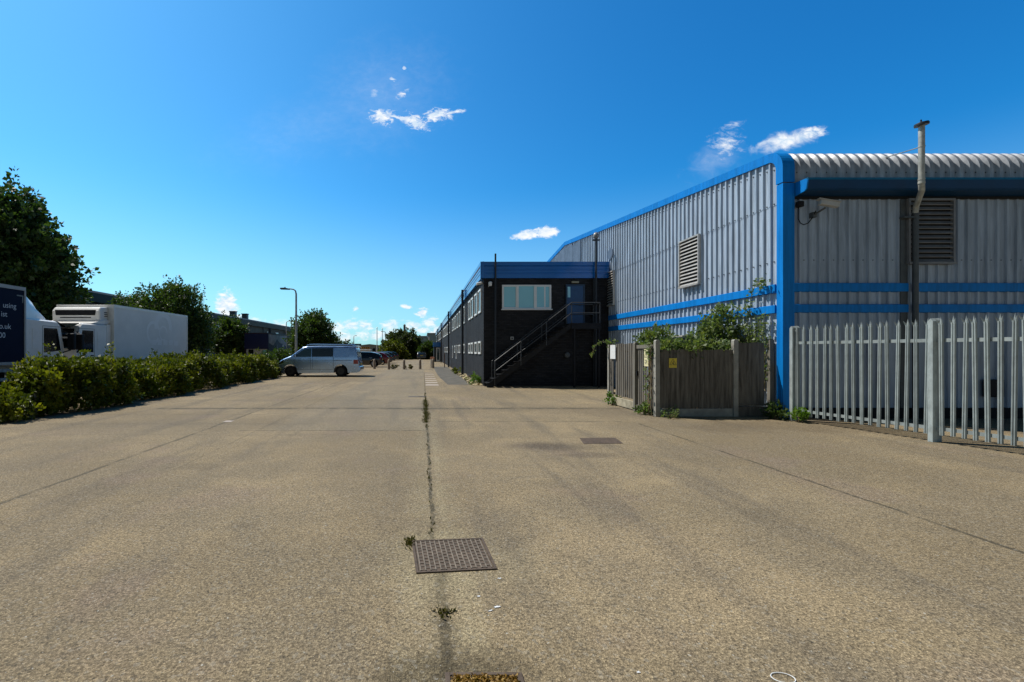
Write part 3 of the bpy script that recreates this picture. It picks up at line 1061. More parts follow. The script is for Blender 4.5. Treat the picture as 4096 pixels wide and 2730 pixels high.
# entrance porch at the far end of the office
pc = thing('entrance_porch', 'small entrance porch with blue top on the far end of the office', 'porch', (2.1, 67, 0))
MB().box(1.58, XO - .005, 67, 70, 0, 2.2).build('porch_wall', pmat('porch_dark', (.02, .028, .035), .5), pc)
MB().box(1.50, XO - .005, 66.9, 70.1, 2.2, 2.86).build('canopy', FASC, pc)
pd = MB().box(1.92, 2.45, 66.93, 67, .16, 2.06).build('door', WHITE, pc)
MB().box(2.02, 2.35, 66.91, 66.93, .3, 1.95).build('pane', GLASS, pd)
MB().box(1.95, 2.7, 66.2, 66.95, 0, .12).build('step', CONC, pc)

# ---- escape stair
st = thing('escape_stair', 'black steel escape stair climbing to the blue office door', 'stairs', (2.8, 19.7, 0))
ya, yb2 = 19.72, 20.42
sl = MB()
for y in (ya, yb2):
    sl.add([(2.72, y - .02, .0), (2.95, y - .02, .0), (6.32, y - .02, 2.55), (6.32, y - .02, 2.78), (2.72, y - .02, .14), (2.72, y + .02, .0), (2.95, y + .02, .0), (6.32, y + .02, 2.55), (6.32, y + .02, 2.78), (2.72, y + .02, .14)],
           [(0, 1, 2, 3, 4), (9, 8, 7, 6, 5), (0, 5, 6, 1), (1, 6, 7, 2), (2, 7, 8, 3), (3, 8, 9, 4), (4, 9, 5, 0)])
sl.build('stringer', VOID, st)
for i in range(14):
    x, z = 2.83 + i * .241, .17 + i * .184
    MB().box(x - .12, x + .15, ya - .06, yb2 + .06, z, z + .028).build('tread', DARK, st)
MB().box(6.32, 7.56, ya - .06, yb2 + .12, 2.70, 2.75).box(6.32, 7.56, ya - .05, ya - .02, 2.50, 2.70).box(6.32, 7.56, yb2 + .08, yb2 + .11, 2.5, 2.70).build('landing', DARK, st)
for x in (6.45, 7.5):
    MB().bar((x, ya, 0), (x, ya, 2.5), .07).build('support_post', DARK, st)
for y in (ya - .03, yb2 + .04):
    s_ = 2.50 / 3.28
    MB().tube([(3.05, y, 1.12), (6.33, y, 3.62), (7.53, y, 3.62)], .021, 8).build('handrail', RAIL, st, smooth=40)
    MB().tube([(3.05, y, .68), (6.33, y, 3.18), (7.53, y, 3.18)], .017, 8).build('mid_rail', RAIL, st, smooth=40)
    for x, z0, z1 in ((3.05, .1, 1.12), (4.17, .95, 1.97), (5.25, 1.8, 2.8), (6.33, 2.75, 3.62), (7.53, 2.75, 3.62)):
        MB().tube([(x, y, z0), (x, y, z1)], .02, 8).build('rail_post', RAIL, st, smooth=40)
for x in (7.53,):
    MB().tube([(x, ya - .03, 3.62), (x, yb2 + .04, 3.62)], .021, 8).build('handrail', RAIL, st, smooth=40)

# ------------------------------------------------------------------ timber enclosure
en = thing('timber_fence', 'weathered close-board timber fence enclosure with concrete posts against the warehouse', 'fence', (5.55, 10.98, 0))


def boards(parent, name, p0, p1, z0, z1, mat, w=.115, jitter=.012, skip=()):
    p0, p1 = Vector((*p0, 0)), Vector((*p1, 0))
    d = (p1 - p0)
    L = d.length
    d.normalize()
    n = Vector((d.y, -d.x, 0))
    k = max(1, round(L / w))
    m_ = MB()
    for i in range(k):
        if i in skip:
            continue
        a, b_ = i * L / k + .003, (i + 1) * L / k - .003 + (.012 if i < k - 1 else 0)
        zt = z1 + random.uniform(-jitter, jitter)
        zb = z0 + random.uniform(-.012, .012)
        o0, o1 = random.uniform(-.004, .004), .016 + random.uniform(-.005, .005)
        q = []
        for z in (zb, zt):
            for s, o in ((a, o0), (b_, o1), (b_, o1 + .014), (a, o0 + .012)):
                v = p0 + d * s + n * o
                q.append((v.x, v.y, z))
        m_.add(q, [(0, 1, 2, 3), (4, 7, 6, 5), (0, 4, 5, 1), (1, 5, 6, 2), (2, 6, 7, 3), (3, 7, 4, 0)])
    return m_.build(name, mat, parent)


def post(x, y, h, mat=CONC, w=.10, parent=en):
    return MB().prism([(x - w / 2, 0), (x + w / 2, 0), (x + w / 2, h - .03), (x + w / 2 - .02, h), (x - w / 2 + .02, h), (x - w / 2, h - .03)], 'y', y - w / 2, y + w / 2).build('post', mat, parent, bevel=.006)


post(5.53, 13.70, 1.76, CONC)
post(5.53, 12.02, 1.78, WOODL)
post(5.55, 10.98, 1.82, CONC, .105)
post(7.40, 10.98, 1.83, CONC, .11)
post(8.25, 10.98, 1.84, WOODL, .10)
boards(en, 'fence_panel', (5.53, 13.64), (5.53, 12.08), .30, 1.76, WOOD, .125, skip=(2,))
MB().box(5.545, 5.575, 12.08, 13.64, .30, .36).box(5.545, 5.575, 12.08, 13.64, 1.5, 1.56).build('fence_rail', WOODL, en)
MB().box(5.50, 5.55, 12.08, 13.64, .02, .24).build('gravel_board', CONCL, en, bevel=.008)
boards(en, 'fence_panel', (5.61, 10.99), (7.34, 10.99), .20, 1.59, WOOD, .118)
MB().box(5.61, 7.34, 10.955, 10.995, .0, .19).build('gravel_board', CONC, en, bevel=.008)
boards(en, 'fence_panel', (7.46, 10.99), (8.20, 10.99), .30, 1.75, WOOD, .118, skip=(5,))
MB().box(7.46, 8.2, 10.96, 11.0, .26, .31).box(7.46, 8.2, 10.955, 10.99, .0, .24).build('gravel_board', WOOD, en, bevel=.006)
gt = boards(en, 'gate', (5.56, 11.94), (5.56, 11.10), .14, 1.66, WOOD, .105)
MB().box(5.515, 5.545, 11.1, 11.95, 1.62, 1.71).build('gate_rail', WOODL, gt)
MB().box(5.515, 5.545, 11.5, 11.95, .10, .17).build('gate_rail', WOODL, gt)
MB().box(5.50, 5.55, 11.90, 11.94, .92, 1.04).build('gate_latch', DARK, gt)


def sign_board(o, w, h, T, mat, frame=None, t=.004):
    MB(T).box(0, w, 0, t, 0, h).build('board', mat, o)


s1 = thing('sign', 'plain white notice board fixed near the far end of the lit fence side', 'sign', (5.50, 13.3, 1.3))
T1 = lambda p: (5.475 - p[1], 13.52 - p[0], 1.33 + p[2])
sign_board(s1, .36, .40, T1, pmat('white_sign', (.8, .8, .78), .4, var=.05))


def tri(T, cx, cz, r, mat, parent, name, o=.006, th=.028):
    m_ = MB(T)
    P = [(cx + r * math.cos(a), cz + r * math.sin(a)) for a in (R(90), R(210), R(330))]
    Q = [(cx + (r - 2 * th) * math.cos(a), cz + (r - 2 * th) * math.sin(a)) for a in (R(90), R(210), R(330))]
    vs = [(a, o, b_) for a, b_ in P + Q]
    m_.add(vs, [(0, 1, 4, 3), (1, 2, 5, 4), (2, 0, 3, 5)])
    return m_.build(name, mat, parent)


def seg2(m_, a, b_, w, o=.006):
    a, b_ = Vector(a), Vector(b_)
    d = (b_ - a).normalized()
    n = Vector((-d.y, d.x)) * w / 2
    m_.add([(p.x, o, p.y) for p in (a - n, b_ - n, b_ + n, a + n)], [(0, 1, 2, 3)])


s2 = thing('warning_sign', 'tall cream and yellow warning sign hanging on the timber gate', 'sign', (5.5, 11.4, 1.2))
T2 = lambda p: (5.50 - p[1], 11.50 - p[0], 1.18 + p[2])
sign_board(s2, .21, .42, T2, CREAM)
tri(T2, .105, .27, .105, BLACKI, s2, 'warning_triangle', th=.009)
m_ = MB(T2)
seg2(m_, (.115, .30), (.095, .265), .012)
seg2(m_, (.095, .265), (.118, .268), .010)
seg2(m_, (.118, .268), (.098, .225), .012)
for z, a, b_ in ((.155, .04, .17), (.135, .05, .16), (.10, .04, .17), (.08, .04, .12), (.06, .06, .15)):
    seg2(m_, (a, z), (b_, z), .008)
m_.build('sign_print', BLACKI, s2)
s3 = thing('warning_sign', 'square yellow warning sign with black triangle and falling figure on the shaded fence', 'sign', (5.9, 10.95, 1.17))
T3 = lambda p: (5.82 + p[0], 10.945 - p[1], 1.16 + p[2])
sign_board(s3, .185, .225, T3, YELLOW)
tri(T3, .0925, .115, .098, BLACKI, s3, 'warning_triangle', th=.0075)
m_ = MB(T3)
for a, b_, w in (((.098, .135), (.085, .105), .014), ((.085, .105), (.115, .098), .010), ((.115, .098), (.13, .08), .008), ((.085, .105), (.105, .08), .010), ((.105, .08), (.125, .074), .007), ((.095, .128), (.07, .098), .007), ((.07, .098), (.06, .083), .006), ((.096, .13), (.118, .122), .006)):
    seg2(m_, a, b_, w)
c_ = [(.102 + .009 * math.cos(k * R(45)), .006, .148 + .009 * math.sin(k * R(45))) for k in range(8)]
m_.add(c_, [tuple(range(8))])
seg2(m_, (.02, .040), (.165, .040), .003)
m_.build('sign_print', BLACKI, s3)

# dark lidded tank behind the fence
tk = thing('storage_tank', 'dark plastic storage tank with pale lid edge behind the timber fence', 'tank', (7.25, 12.6, 0))
MB().box(6.75, 7.80, 12.2, 13.2, 0, 1.78).build('tank_body', pmat('tank_dark', (.02, .035, .035), .5), tk, bevel=.04)
MB().box(6.72, 7.83, 12.17, 13.23, 1.78, 1.93).build('lid', pmat('tank_lid', (.05, .065, .065), .4), tk, bevel=.03)
MB().box(6.95, 7.2, 12.4, 12.8, 1.93, 1.98).build('filler_cap', CONC, tk, bevel=.01)

# ------------------------------------------------------------------ palisade fence
A0, A1 = Vector((8.30, 10.36, 0)), Vector((8.74, 7.92, 0))
dv = (A1 - A0)
BAY = dv.length
dirv = dv.normalized()
nrm = Vector((dirv.y, -dirv.x, 0))            # towards the yard (-X side)
if nrm.x > 0:
    nrm = -nrm
pf = thing('palisade_fence', 'galvanised steel palisade fence with spiked pales in front of the warehouse', 'fence', tuple(A0))
TP = lambda p: tuple(A0 + dirv * p[0] + nrm * p[1] + Vector((0, 0, p[2])))
CONT = 1.62
for s in (0, 1):
    c = s * BAY
    m_ = MB(TP)
    h = 2.11
    m_.add([(c - .036, -.13, 0), (c + .036, -.13, 0), (c + .036, .07, 0), (c - .036, .07, 0), (c - .036, -.13, h - .03), (c + .036, -.13, h - .03), (c + .036, .07, h - .05), (c - .036, .07, h - .05), (c, -.13, h + .01), (c, .07, h)],
           [(0, 3, 2, 1), (0, 1, 5, 8, 4), (2, 3, 7, 9, 6), (1, 2, 6, 5), (3, 0, 4, 7), (5, 6, 9, 8), (4, 8, 9, 7)])
    m_.build('fence_post', GALV, pf, bevel=.004)
for z in (.235, 1.735):
    for a, b_ in ((.05, BAY - .05), (BAY + .05, BAY * CONT)):
        m_ = MB(TP)
        m_.box(a, b_, -.045, -.0, z - .03, z - .024).box(a, b_, -.006, -.0, z - .024, z + .03)
        m_.build('fence_rail', GALV, pf)
sec = [(-.034, .0), (-.022, .022), (-.008, .022), (0, .006), (.008, .022), (.022, .022), (.034, 0), (.030, -.002), (.02, .018), (.010, .018), (0, .001), (-.010, .018), (-.02, .018), (-.030, -.002)]
TL = lambda p: tuple(dirv * p[0] + nrm * p[1] + Vector((0, 0, p[2])))
pm = MB(TL)
n_ = len(sec)
ps = [(a, b_, .13) for a, b_ in sec] + [(a, b_, 2.02) for a, b_ in sec]
pm.add(ps, [(i, (i + 1) % n_, n_ + (i + 1) % n_, n_ + i) for i in range(n_)] + [tuple(range(n_))])
for s_, b0, tip in (((-.034, -.010), .012, (-.045, .05, 2.10)), ((-.010, .010), .012, (0, .005, 2.135)), ((.010, .034), .012, (.045, .05, 2.10))):
    a, b_ = s_
    pm.add([(a, b0, 2.0), (b_, b0, 2.0), (b_ * .9, b0 + .004, 2.045), (a * .9, b0 + .004, 2.045), tip, (a, b0 - .004, 2.0), (b_, b0 - .004, 2.0)],
           [(0, 1, 2, 3), (3, 2, 4), (5, 3, 4), (0, 3, 5), (6, 2, 1), (6, 4, 2), (5, 4, 6), (5, 6, 1, 0)])
p0 = pm.build('pale', GALV, pf, world=False)
pales = [.10 + i * (BAY - .20) / 16 for i in range(17)] + [BAY + .12 + i * (BAY - .24) / 16 for i in range(10)]
for i, s in enumerate(pales):
    o = p0 if i == 0 else p0.copy()
    if i:
        COL.objects.link(o)
        o.parent = pf
    v = dirv * s + nrm * .004
    o.location = v + Vector((0, 0, random.uniform(-.008, .008)))
    o.rotation_euler = (R(random.uniform(-.7, .7)), R(random.uniform(-.7, .7)), R(random.uniform(-4, 4)))


# ------------------------------------------------------------------ foliage tools
def leaves(name, P, D, S, mat, parent=None, aspect=.36):
    """N leaves as folded quads: base points P, directions D, lengths S"""
    P, D, S = np.asarray(P, float), np.asarray(D, float), np.asarray(S, float)
    n = len(P)
    if parent is not None:
        P = P - np.array(origin_of(parent))
    D = D / np.maximum(np.linalg.norm(D, axis=1, keepdims=True), 1e-6)
    r = rng.normal(size=(n, 3))
    W = np.cross(D, r)
    W /= np.maximum(np.linalg.norm(W, axis=1, keepdims=True), 1e-6)
    Nn = np.cross(W, D)
    s = S[:, None]
    V = np.empty((n, 4, 3))
    V[:, 0] = P
    V[:, 1] = P + D * s * .5 + W * s * aspect + Nn * s * .1
    V[:, 2] = P + D * s - Nn * s * .08
    V[:, 3] = P + D * s * .5 - W * s * aspect + Nn * s * .1
    me = bpy.data.meshes.new(name)
    me.vertices.add(n * 4)
    me.vertices.foreach_set('co', V.reshape(-1).astype(np.float32))
    me.loops.add(n * 4)
    me.loops.foreach_set('vertex_index', np.arange(n * 4, dtype=np.int32))
    me.polygons.add(n)
    me.polygons.foreach_set('loop_start', np.arange(0, n * 4, 4, dtype=np.int32))
    me.update(calc_edges=True)
    return finish(name, me, mat, parent, 0, 0)


def unit(n):
    v = rng.normal(size=(n, 3))
    return v / np.linalg.norm(v, axis=1, keepdims=True)


def sprays(C, A, L, Rr, per):
    """leaf bases and directions along sprays: centres C, axes A, lengths L, radii Rr"""
    n = len(C)
    t = rng.random((n, per))
    off = unit(n * per).reshape(n, per, 3)
    rad = (Rr[:, None] * (1.15 - .75 * t) * np.sqrt(rng.random((n, per))))[..., None]
    P = C[:, None, :] + A[:, None, :] * (L[:, None] * t)[..., None] + off * rad
    D = off * .9 + A[:, None, :] * .7 + rng.normal(scale=.35, size=(n, per, 3))
    return P.reshape(-1, 3), D.reshape(-1, 3)


def crown(ells, n, shell=.35, up=.55, lowcut=None):
    """spray centres in a set of ellipsoids (cx,cy,cz,rx,ry,rz), most near the surface"""
    vol = np.array([e[3] * e[4] * e[5] for e in ells]) ** .75
    idx = rng.choice(len(ells), n, p=vol / vol.sum())
    E = np.array(ells)[idx]
    u = unit(n)
    r = rng.random(n) ** shell
    C = E[:, :3] + u * E[:, 3:] * r[:, None] * (1 + .10 * rng.normal(size=(n, 1)))
    A = u + np.array([0, 0, up]) + rng.normal(scale=.35, size=(n, 3))
    A /= np.linalg.norm(A, axis=1, keepdims=True)
    if lowcut is not None:
        k = C[:, 2] > lowcut
        C, A = C[k], A[k]
    return C, A


def tree(name, label, loc, h_trunk, r_trunk, ells, n_spray, per, size, mat, group, lw=.36, sp_len=(.5, 1.0), sp_rad=.22, up=.55, shell=.35, limbs=9, lowcut=None, cat='tree'):
    root = thing(name, label, cat, loc, group)
    E = [(loc[0] + e[0], loc[1] + e[1], e[2], e[3], e[4], e[5]) for e in ells]
    C, A = crown(E, n_spray, shell, up, lowcut)
    L = rng.uniform(sp_len[0], sp_len[1], len(C))
    P, D = sprays(C, A, L, np.full(len(C), sp_rad), per)
    S = size * rng.uniform(.6, 1.3, len(P))
    leaves('crown', P, D, S, mat, root, lw)
    tr = MB()
    b = Vector(loc)
    top = Vector((loc[0], loc[1], h_trunk))
    tr.tube([b, b.lerp(top, .35) + Vector((.04, 0, 0)), b.lerp(top, .7), top], [r_trunk, r_trunk * .8, r_trunk * .62, r_trunk * .45], 9)
    k = rng.choice(len(C), min(limbs, len(C)), replace=False)
    for i in k:
        c = Vector(C[i])
        s = b.lerp(top, random.uniform(.45, .95))
        mid = s.lerp(c, .5) + Vector((0, 0, .2))
        tr.tube([s, mid, c], [r_trunk * .4, r_trunk * .25, .015], 6)
    tr.build('trunk', BARK, root, smooth=60)
    return root


def shrub(name, label, cat, loc, ells, n_spray, per, size, mat, group=None, sp_len=(.2, .45), sp_rad=.1, up=.5, shell=.4, stems=8, lowcut=.03, aspect=.36):
    root = thing(name, label, cat, loc, group)
    E = [(loc[0] + e[0], loc[1] + e[1], e[2], e[3], e[4], e[5]) for e in ells]
    C, A = crown(E, n_spray, shell, up, lowcut)
    L = rng.uniform(sp_len[0], sp_len[1], len(C))
    P, D = sprays(C, A, L, np.full(len(C), sp_rad), per)
    k = P[:, 2] > .01
    P, D = P[k], D[k]
    leaves('foliage', P, D, size * rng.uniform(.6, 1.35, len(P)), mat, root, aspect)
    st = MB()
    for i in rng.choice(len(C), min(stems, len(C)), replace=False):
        c = Vector(C[i])
        b = Vector((loc[0] + (c.x - loc[0]) * .3, loc[1] + (c.y - loc[1]) * .3, 0))
        st.tube([b, b.lerp(c, .5) + Vector((random.uniform(-.06, .06), random.uniform(-.06, .06), .05)), c], [.014, .01, .004], 5)
    st.build('stems', STEM, root)
    return root


# ---- hedge along the yard's left edge
def hedge():
    root = thing('hedge', 'long low yellow-green hedge running along the left edge of the yard', 'hedge', (-9.6, 18.5, 0))
    n = 5600
    y = rng.uniform(11.2, 28.6, n)
    ph = .98 + .13 * np.sin(y * 1.1) + .10 * np.sin(y * 2.7 + 1) + .06 * np.sin(y * 6.1) - np.clip((y - 26.5) * .20, 0, .5)
    wv = .16 * np.sin(y * 1.9 + 2) + .10 * np.sin(y * 4.3)
    a = rng.random(n)
    x = np.empty(n); z = np.empty(n)
    A = np.empty((n, 3))
    f = a < .50                                   # face to the yard
    x[f] = -8.85 + wv[f] - .35 * (z_ := rng.random(f.sum())) ** 2 + rng.normal(scale=.07, size=f.sum())
    z[f] = .05 + z_ * (ph[f] - .12)
    A[f] = np.stack([np.full(f.sum(), .9), rng.normal(scale=.5, size=f.sum()) - .15, np.full(f.sum(), .55)], 1)
    t = (a >= .50) & (a < .85)                    # top
    x[t] = rng.uniform(0, 1, t.sum()) * -(1.0 + .8 * np.clip((y[t] - 11) / 6, 0, 1)) - 8.85 + wv[t]
    z[t] = ph[t] - rng.random(t.sum()) ** 2 * .3
    A[t] = np.stack([rng.normal(scale=.4, size=t.sum()), rng.normal(scale=.4, size=t.sum()), np.ones(t.sum())], 1)
    i = a >= .85                                  # inside and back
    x[i] = rng.uniform(0, 1, i.sum()) * -(.9 + .8 * np.clip((y[i] - 11) / 6, 0, 1)) - 9.0
    z[i] = rng.random(i.sum()) * ph[i]
    A[i] = unit(i.sum()) + np.array([0, 0, .5])
    # end facing the camera
    ne = 420
    xe = rng.uniform(-9.85, -8.9, ne); ze = rng.random(ne) * .95
    C = np.concatenate([np.stack([x, y, z], 1), np.stack([xe, 11.15 + .25 * ze ** 2 + rng.normal(scale=.08, size=ne), ze], 1)])
    A = np.concatenate([A, np.stack([rng.normal(scale=.5, size=ne), np.full(ne, -.9), np.full(ne, .5)], 1)])
    A /= np.linalg.norm(A, axis=1, keepdims=True)
    L = rng.uniform(.12, .34, len(C))
    P, D = sprays(C, A, L, np.full(len(C), .085), 17)
    # a few tall shoots
    for sx, sy, sh in ((-9.7, 11.9, 1.75), (-10.0, 14.6, 1.85), (-10.3, 20.9, 1.75), (-9.6, 26.5, 1.75), (-9.9, 24.0, 1.65), (-9.3, 12.6, 1.55), (-10.2, 17.3, 1.6)):
        k = 60
        tt = rng.random(k)
        q = np.stack([sx + .12 * tt + rng.normal(scale=.05, size=k), sy + rng.normal(scale=.05, size=k), .95 + tt * (sh - .95)], 1)
        P = np.concatenate([P, q]); D = np.concatenate([D, unit(k) + np.array([0, 0, .6])])
    k = P[:, 2] > .015
    P, D = P[k], D[k]
    leaves('foliage', P, D, .085 * rng.uniform(.4, 1.6, len(P)), L_HEDGE, root, .34)
    st = MB()
    for j in range(60):
        yy = random.uniform(11.3, 28.2)
        xx = random.uniform(-9.9, -9.1)
        st.tube([(xx, yy, 0), (xx + random.uniform(-.1, .15), yy + random.uniform(-.1, .1), .5), (xx + random.uniform(-.2, .3), yy + random.uniform(-.2, .2), .9)], [.014, .011, .005], 5)
    st.build('stems', BARK, root)


hedge()
shrub('bramble', 'straggly bramble clump at the near left end of the hedge', 'shrub', (-9.55, 10.35, 0), [(0, 0, .25, .62, .4, .26), (-.75, .1, .35, .6, .45, .30), (-.4, -.25, .15, .9, .3, .2), (.40, -.05, .2, .28, .3, .22)], 420, 16, .085, L_HEDGE, None, (.12, .34), .09, .45, .4, 14)
cb = thing('concrete_block', 'pale concrete block half hidden in brambles at the hedge end', 'block', (-9.38, 11.05, 0))
MB().box(-9.62, -9.15, 10.9, 11.2, 0, .56).build('block', CONC, cb, bevel=.02)

# ---- trees
GT = 'trees along the left boundary'
tree('broadleaf_tree', 'tallest dark broadleaf tree at the far left behind the blue lorry', (-21.2, 24.5, 0), 6.5, .28,
     [(-1.2, 0, 5.4, 3.1, 3.2, 2.8), (-.55, 0, 7.9, 1.3, 1.5, 2.0), (.15, -.2, 5.9, 1.8, 1.8, 1.5), (-3.2, 0, 7.0, 2.4, 2.6, 2.4), (-.1, 0, 3.9, 2.1, 2.2, 1.2), (-3, 0, 4.5, 3, 3, 2.5), (-.2, 0, 6.9, 1.5, 1.5, 1.4)],
     3300, 24, .24, L_TREE, GT, .38, (.5, 1.0), .30, .12, .32, 14, 2.0)
tree('broadleaf_tree', 'bushy dark green tree rising behind the white refrigerated truck', (-17.6, 33, 0), 5.0, .2,
     [(-.3, 0, 3.9, 2.1, 2.0, 2.0), (-.5, 0, 2.6, 2.5, 2.2, 1.7), (-.1, 0, 2.6, 2.4, 2.0, 1.8), (-.1, 0, 4.9, 1.1, 1.2, 1.1)], 1600, 22, .17, L_TREE2, GT, .36, (.5, 1.2), .19, .85, .33, 10, .8)
tree('broadleaf_tree', 'small upright tree beside the bushy tree above the white truck', (-21.2, 33.5, 0), 4.0, .12,
     [(0, 0, 4.2, 1.0, 1.1, 1.3), (.9, 0, 3.1, 1.5, 1.3, 1.4)], 480, 20, .15, L_TREE2, GT, .36, (.4, .9), .16, .95, .35, 7, .8)
tree('broadleaf_tree', 'short round tree in front of the low unit left of the kiosk', (-18.1, 43, 0), 3.2, .13,
     [(0, 0, 2.9, 1.25, 1.2, 1.6), (0, 0, 1.8, 1.35, 1.2, 1.3), (.35, 0, 2.8, 1.0, 1.0, 1.2)], 620, 20, .19, L_TREE2, GT, .38, (.4, .9), .2, .8, .35, 7, .3)
tree('broadleaf_tree', 'rounded dense green tree behind the tall street lamp and silver van', (-10.9, 46, 0), 3.6, .16,
     [(-.1, 0, 3.1, 1.7, 1.7, 1.7), (0, 0, 2.0, 2.0, 1.9, 1.4), (.1, 0, 4.2, .8, .9, .8)], 1000, 20, .2, L_TREE2, GT, .38, (.5, 1.1), .2, .8, .33, 8, .3)
tree('broadleaf_tree', 'wide dome-shaped tree at the far end of the car park', (-4.1, 92, 0), 3.6, .2,
     [(0, 0, 2.8, 3.4, 3, 2.5), (.6, 0, 2.2, 3.6, 3, 2.0), (-.7, 0, 3.2, 2.4, 2.4, 2.0)], 850, 20, .34, L_FAR, 'far trees beyond the car park', .4, (.5, 1.0), .3, .5, .3, 7, .1)
GB = 'bushes at the far end of the car park'
shrub('bush', 'yellow-green bush with drooping fronds in front of the dome tree', 'bush', (-5.9, 86, 0), [(0, 0, 1.4, 2.1, 1.2, 1.5), (.8, 0, 1.0, 2, 1.2, 1.1)], 330, 18, .30, L_HEDGE, GB, (.5, 1.1), .2, -.05, .35, 5)
shrub('bush', 'dark hedge bush behind the distant parked car', 'bush', (-1.9, 90, 0), [(0, 0, .8, 3.0, 1.0, 1.1), (2.6, 0, .9, 1.6, 1, 1.0)], 330, 18, .30, L_TREE2, GB, (.4, .8), .25, .4, .35, 5)
shrub('bush', 'mid green bush between the distant car and the porch', 'bush', (.9, 88, 0), [(0, 0, 1.5, 1.4, 1.2, 1.4), (.4, 0, 2.2, .9, .9, .9)], 260, 18, .30, L_TREE2, GB, (.5, .9), .22, .4, .35, 5)
shrub('bush', 'low rounded bush seen just over the roof of the silver van', 'bush', (-11.9, 60, 0), [(0, 0, 1.6, 1.9, 1.5, 1.4), (1.4, 0, 1.2, 1.6, 1.3, 1.2)], 300, 18, .24, L_FAR, GB, (.4, .9), .2, .6, .35, 5)
shrub('bush', 'leafy bush at the foot of the tall street lamp', 'bush', (-10.6, 33.6, 0), [(0, 0, .85, .7, .7, .8), (-.9, .4, .65, .7, .6, .6), (.7, .2, .7, .6, .6, .6)], 220, 18, .13, L_TREE2, None, (.3, .6), .13, .6, .4, 6)

# ---- climbers and shrubs inside the timber enclosure
shrub('shrub', 'tall leafy shrub growing up the warehouse bands behind the fence', 'shrub', (7.75, 12.2, 0),
      [(.0, 0, 1.95, .30, .28, .42), (.10, 0, 2.42, .16, .18, .22), (-.30, 0, 1.80, .28, .25, .28), (.2, -.1, 1.65, .25, .25, .25)], 230, 17, .085, L_CLIMB, None, (.15, .4), .09, .5, .5, 14)
shrub('shrub', 'bushy pale green shrub rising behind the gate corner post', 'shrub', (6.35, 12.6, 0),
      [(.02, 0, 1.72, .28, .28, .28), (-.20, 0, 1.62, .28, .28, .2), (.15, 0, 1.9, .14, .15, .2)], 120, 17, .085, L_CLIMB, None, (.15, .4), .09, .5, .5, 10)
shrub('climbing_plant', 'leafy climber spilling along the top of the low shaded fence panel', 'climber', (6.5, 11.25, 0),
      [(-.65, 0, 1.58, .28, .2, .13), (0, 0, 1.58, .4, .2, .14), (.55, 0, 1.58, .35, .2, .14)], 190, 16, .08, L_CLIMB, None, (.1, .25), .08, .3, .5, 10)
cl = thing('climbing_plant', 'sparse dry climber stems against the warehouse beside the corner trim', 'climber', (8.2, 11.6, 0))
sm = MB()
Pc, Dc = [], []
for j in range(30):
    y0 = random.uniform(11.1, 12.0)
    pts = [Vector((8.22, y0, .6))]
    for k in range(7):
        pts.append(pts[-1] + Vector((random.uniform(-.03, .03) + (8.2 - pts[-1].x) * .3, random.uniform(-.13, .11), random.uniform(.12, .34))))
    if j < 3:
        pts = [Vector((8.2, 11.9, .6)), Vector((8.18, 11.8, 1.6)), Vector((8.18, 11.6, 2.5)), Vector((8.18, 11.5, 3.0)), Vector((8.19, 11.35, 3.22)), Vector((8.2, 11.1, 3.12 + .08 * j))]
    sm.tube(pts, [.011 - .0013 * min(k, 6) for k in range(len(pts))], 5)
    for p in pts[1:]:
        for q in range(5):
            Pc.append(tuple(p + Vector((random.uniform(-.05, .02), random.uniform(-.1, .1), random.uniform(-.08, .1)))))
            Dc.append((random.uniform(-1, .2), random.uniform(-1, 1), random.uniform(-.7, .5)))
for q in range(130):
    c = random.choice([(8.19, 11.08, 3.18, .10), (8.18, 11.5, 2.7, .10), (8.17, 11.75, 2.6, .12), (8.17, 11.9, 2.1, .16)])
    Pc.append((c[0] - random.uniform(0, .12), c[1] + random.gauss(0, c[3]), c[2] + random.gauss(0, c[3] * .8)))
    Dc.append((random.uniform(-1, .2), random.uniform(-1, 1), random.uniform(-.8, .5)))
sm.build('stems', pmat('dead_stem', (.34, .28, .19), .9, var=.2, spec=.1), cl)
leaves('foliage', Pc, Dc, rng.uniform(.05, .10, len(Pc)), L_CLIMB, cl)
iv = thing('climbing_plant', 'thin ivy trailing down the gate edge beside the corner post', 'climber', (5.5, 11.1, 0))
sm = MB()
Pc, Dc = [], []
for j in range(5):
    pts = [Vector((5.47, 11.12 + random.uniform(-.06, .06), 1.75))]
    while pts[-1].z > .1:
        pts.append(pts[-1] + Vector((random.uniform(-.015, .015), random.uniform(-.05, .05), -random.uniform(.1, .2))))
    sm.tube(pts, .008, 5)
    for p in pts:
        for q in range(4):
            if random.random() < (.75 if p.z < .35 or p.z > 1.5 else .35):
                Pc.append(tuple(p + Vector((random.uniform(-.06, 0), random.uniform(-.09, .12), random.uniform(-.05, .05)))))
                Dc.append((random.uniform(-1, 0), random.uniform(-1, 1), random.uniform(-.6, .5)))
sm.build('stems', STEM, iv)
leaves('foliage', Pc, Dc, rng.uniform(.05, .09, len(Pc)), L_CLIMB, iv)
tr_ = thing('climbing_plant', 'small trailing sprig hanging off the far concrete fence post', 'climber', (5.4, 13.75, 0))
Pc, Dc = [], []
sm = MB()
pts = [Vector((5.62, 13.7, 1.72)), Vector((5.50, 13.75, 1.82)), Vector((5.30, 13.8, 1.84)), Vector((5.16, 13.8, 1.74)), Vector((5.08, 13.8, 1.58)), Vector((5.02, 13.8, 1.40))]
sm.tube(pts, .007, 5)
for a, b_ in zip(pts[:-1], pts[1:]):
    for q in range(14):
        p = a.lerp(b_, random.random())
        Pc.append(tuple(p + Vector([random.gauss(0, .025) for _ in range(3)])))
        Dc.append([random.gauss(0, 1) for _ in range(3)])
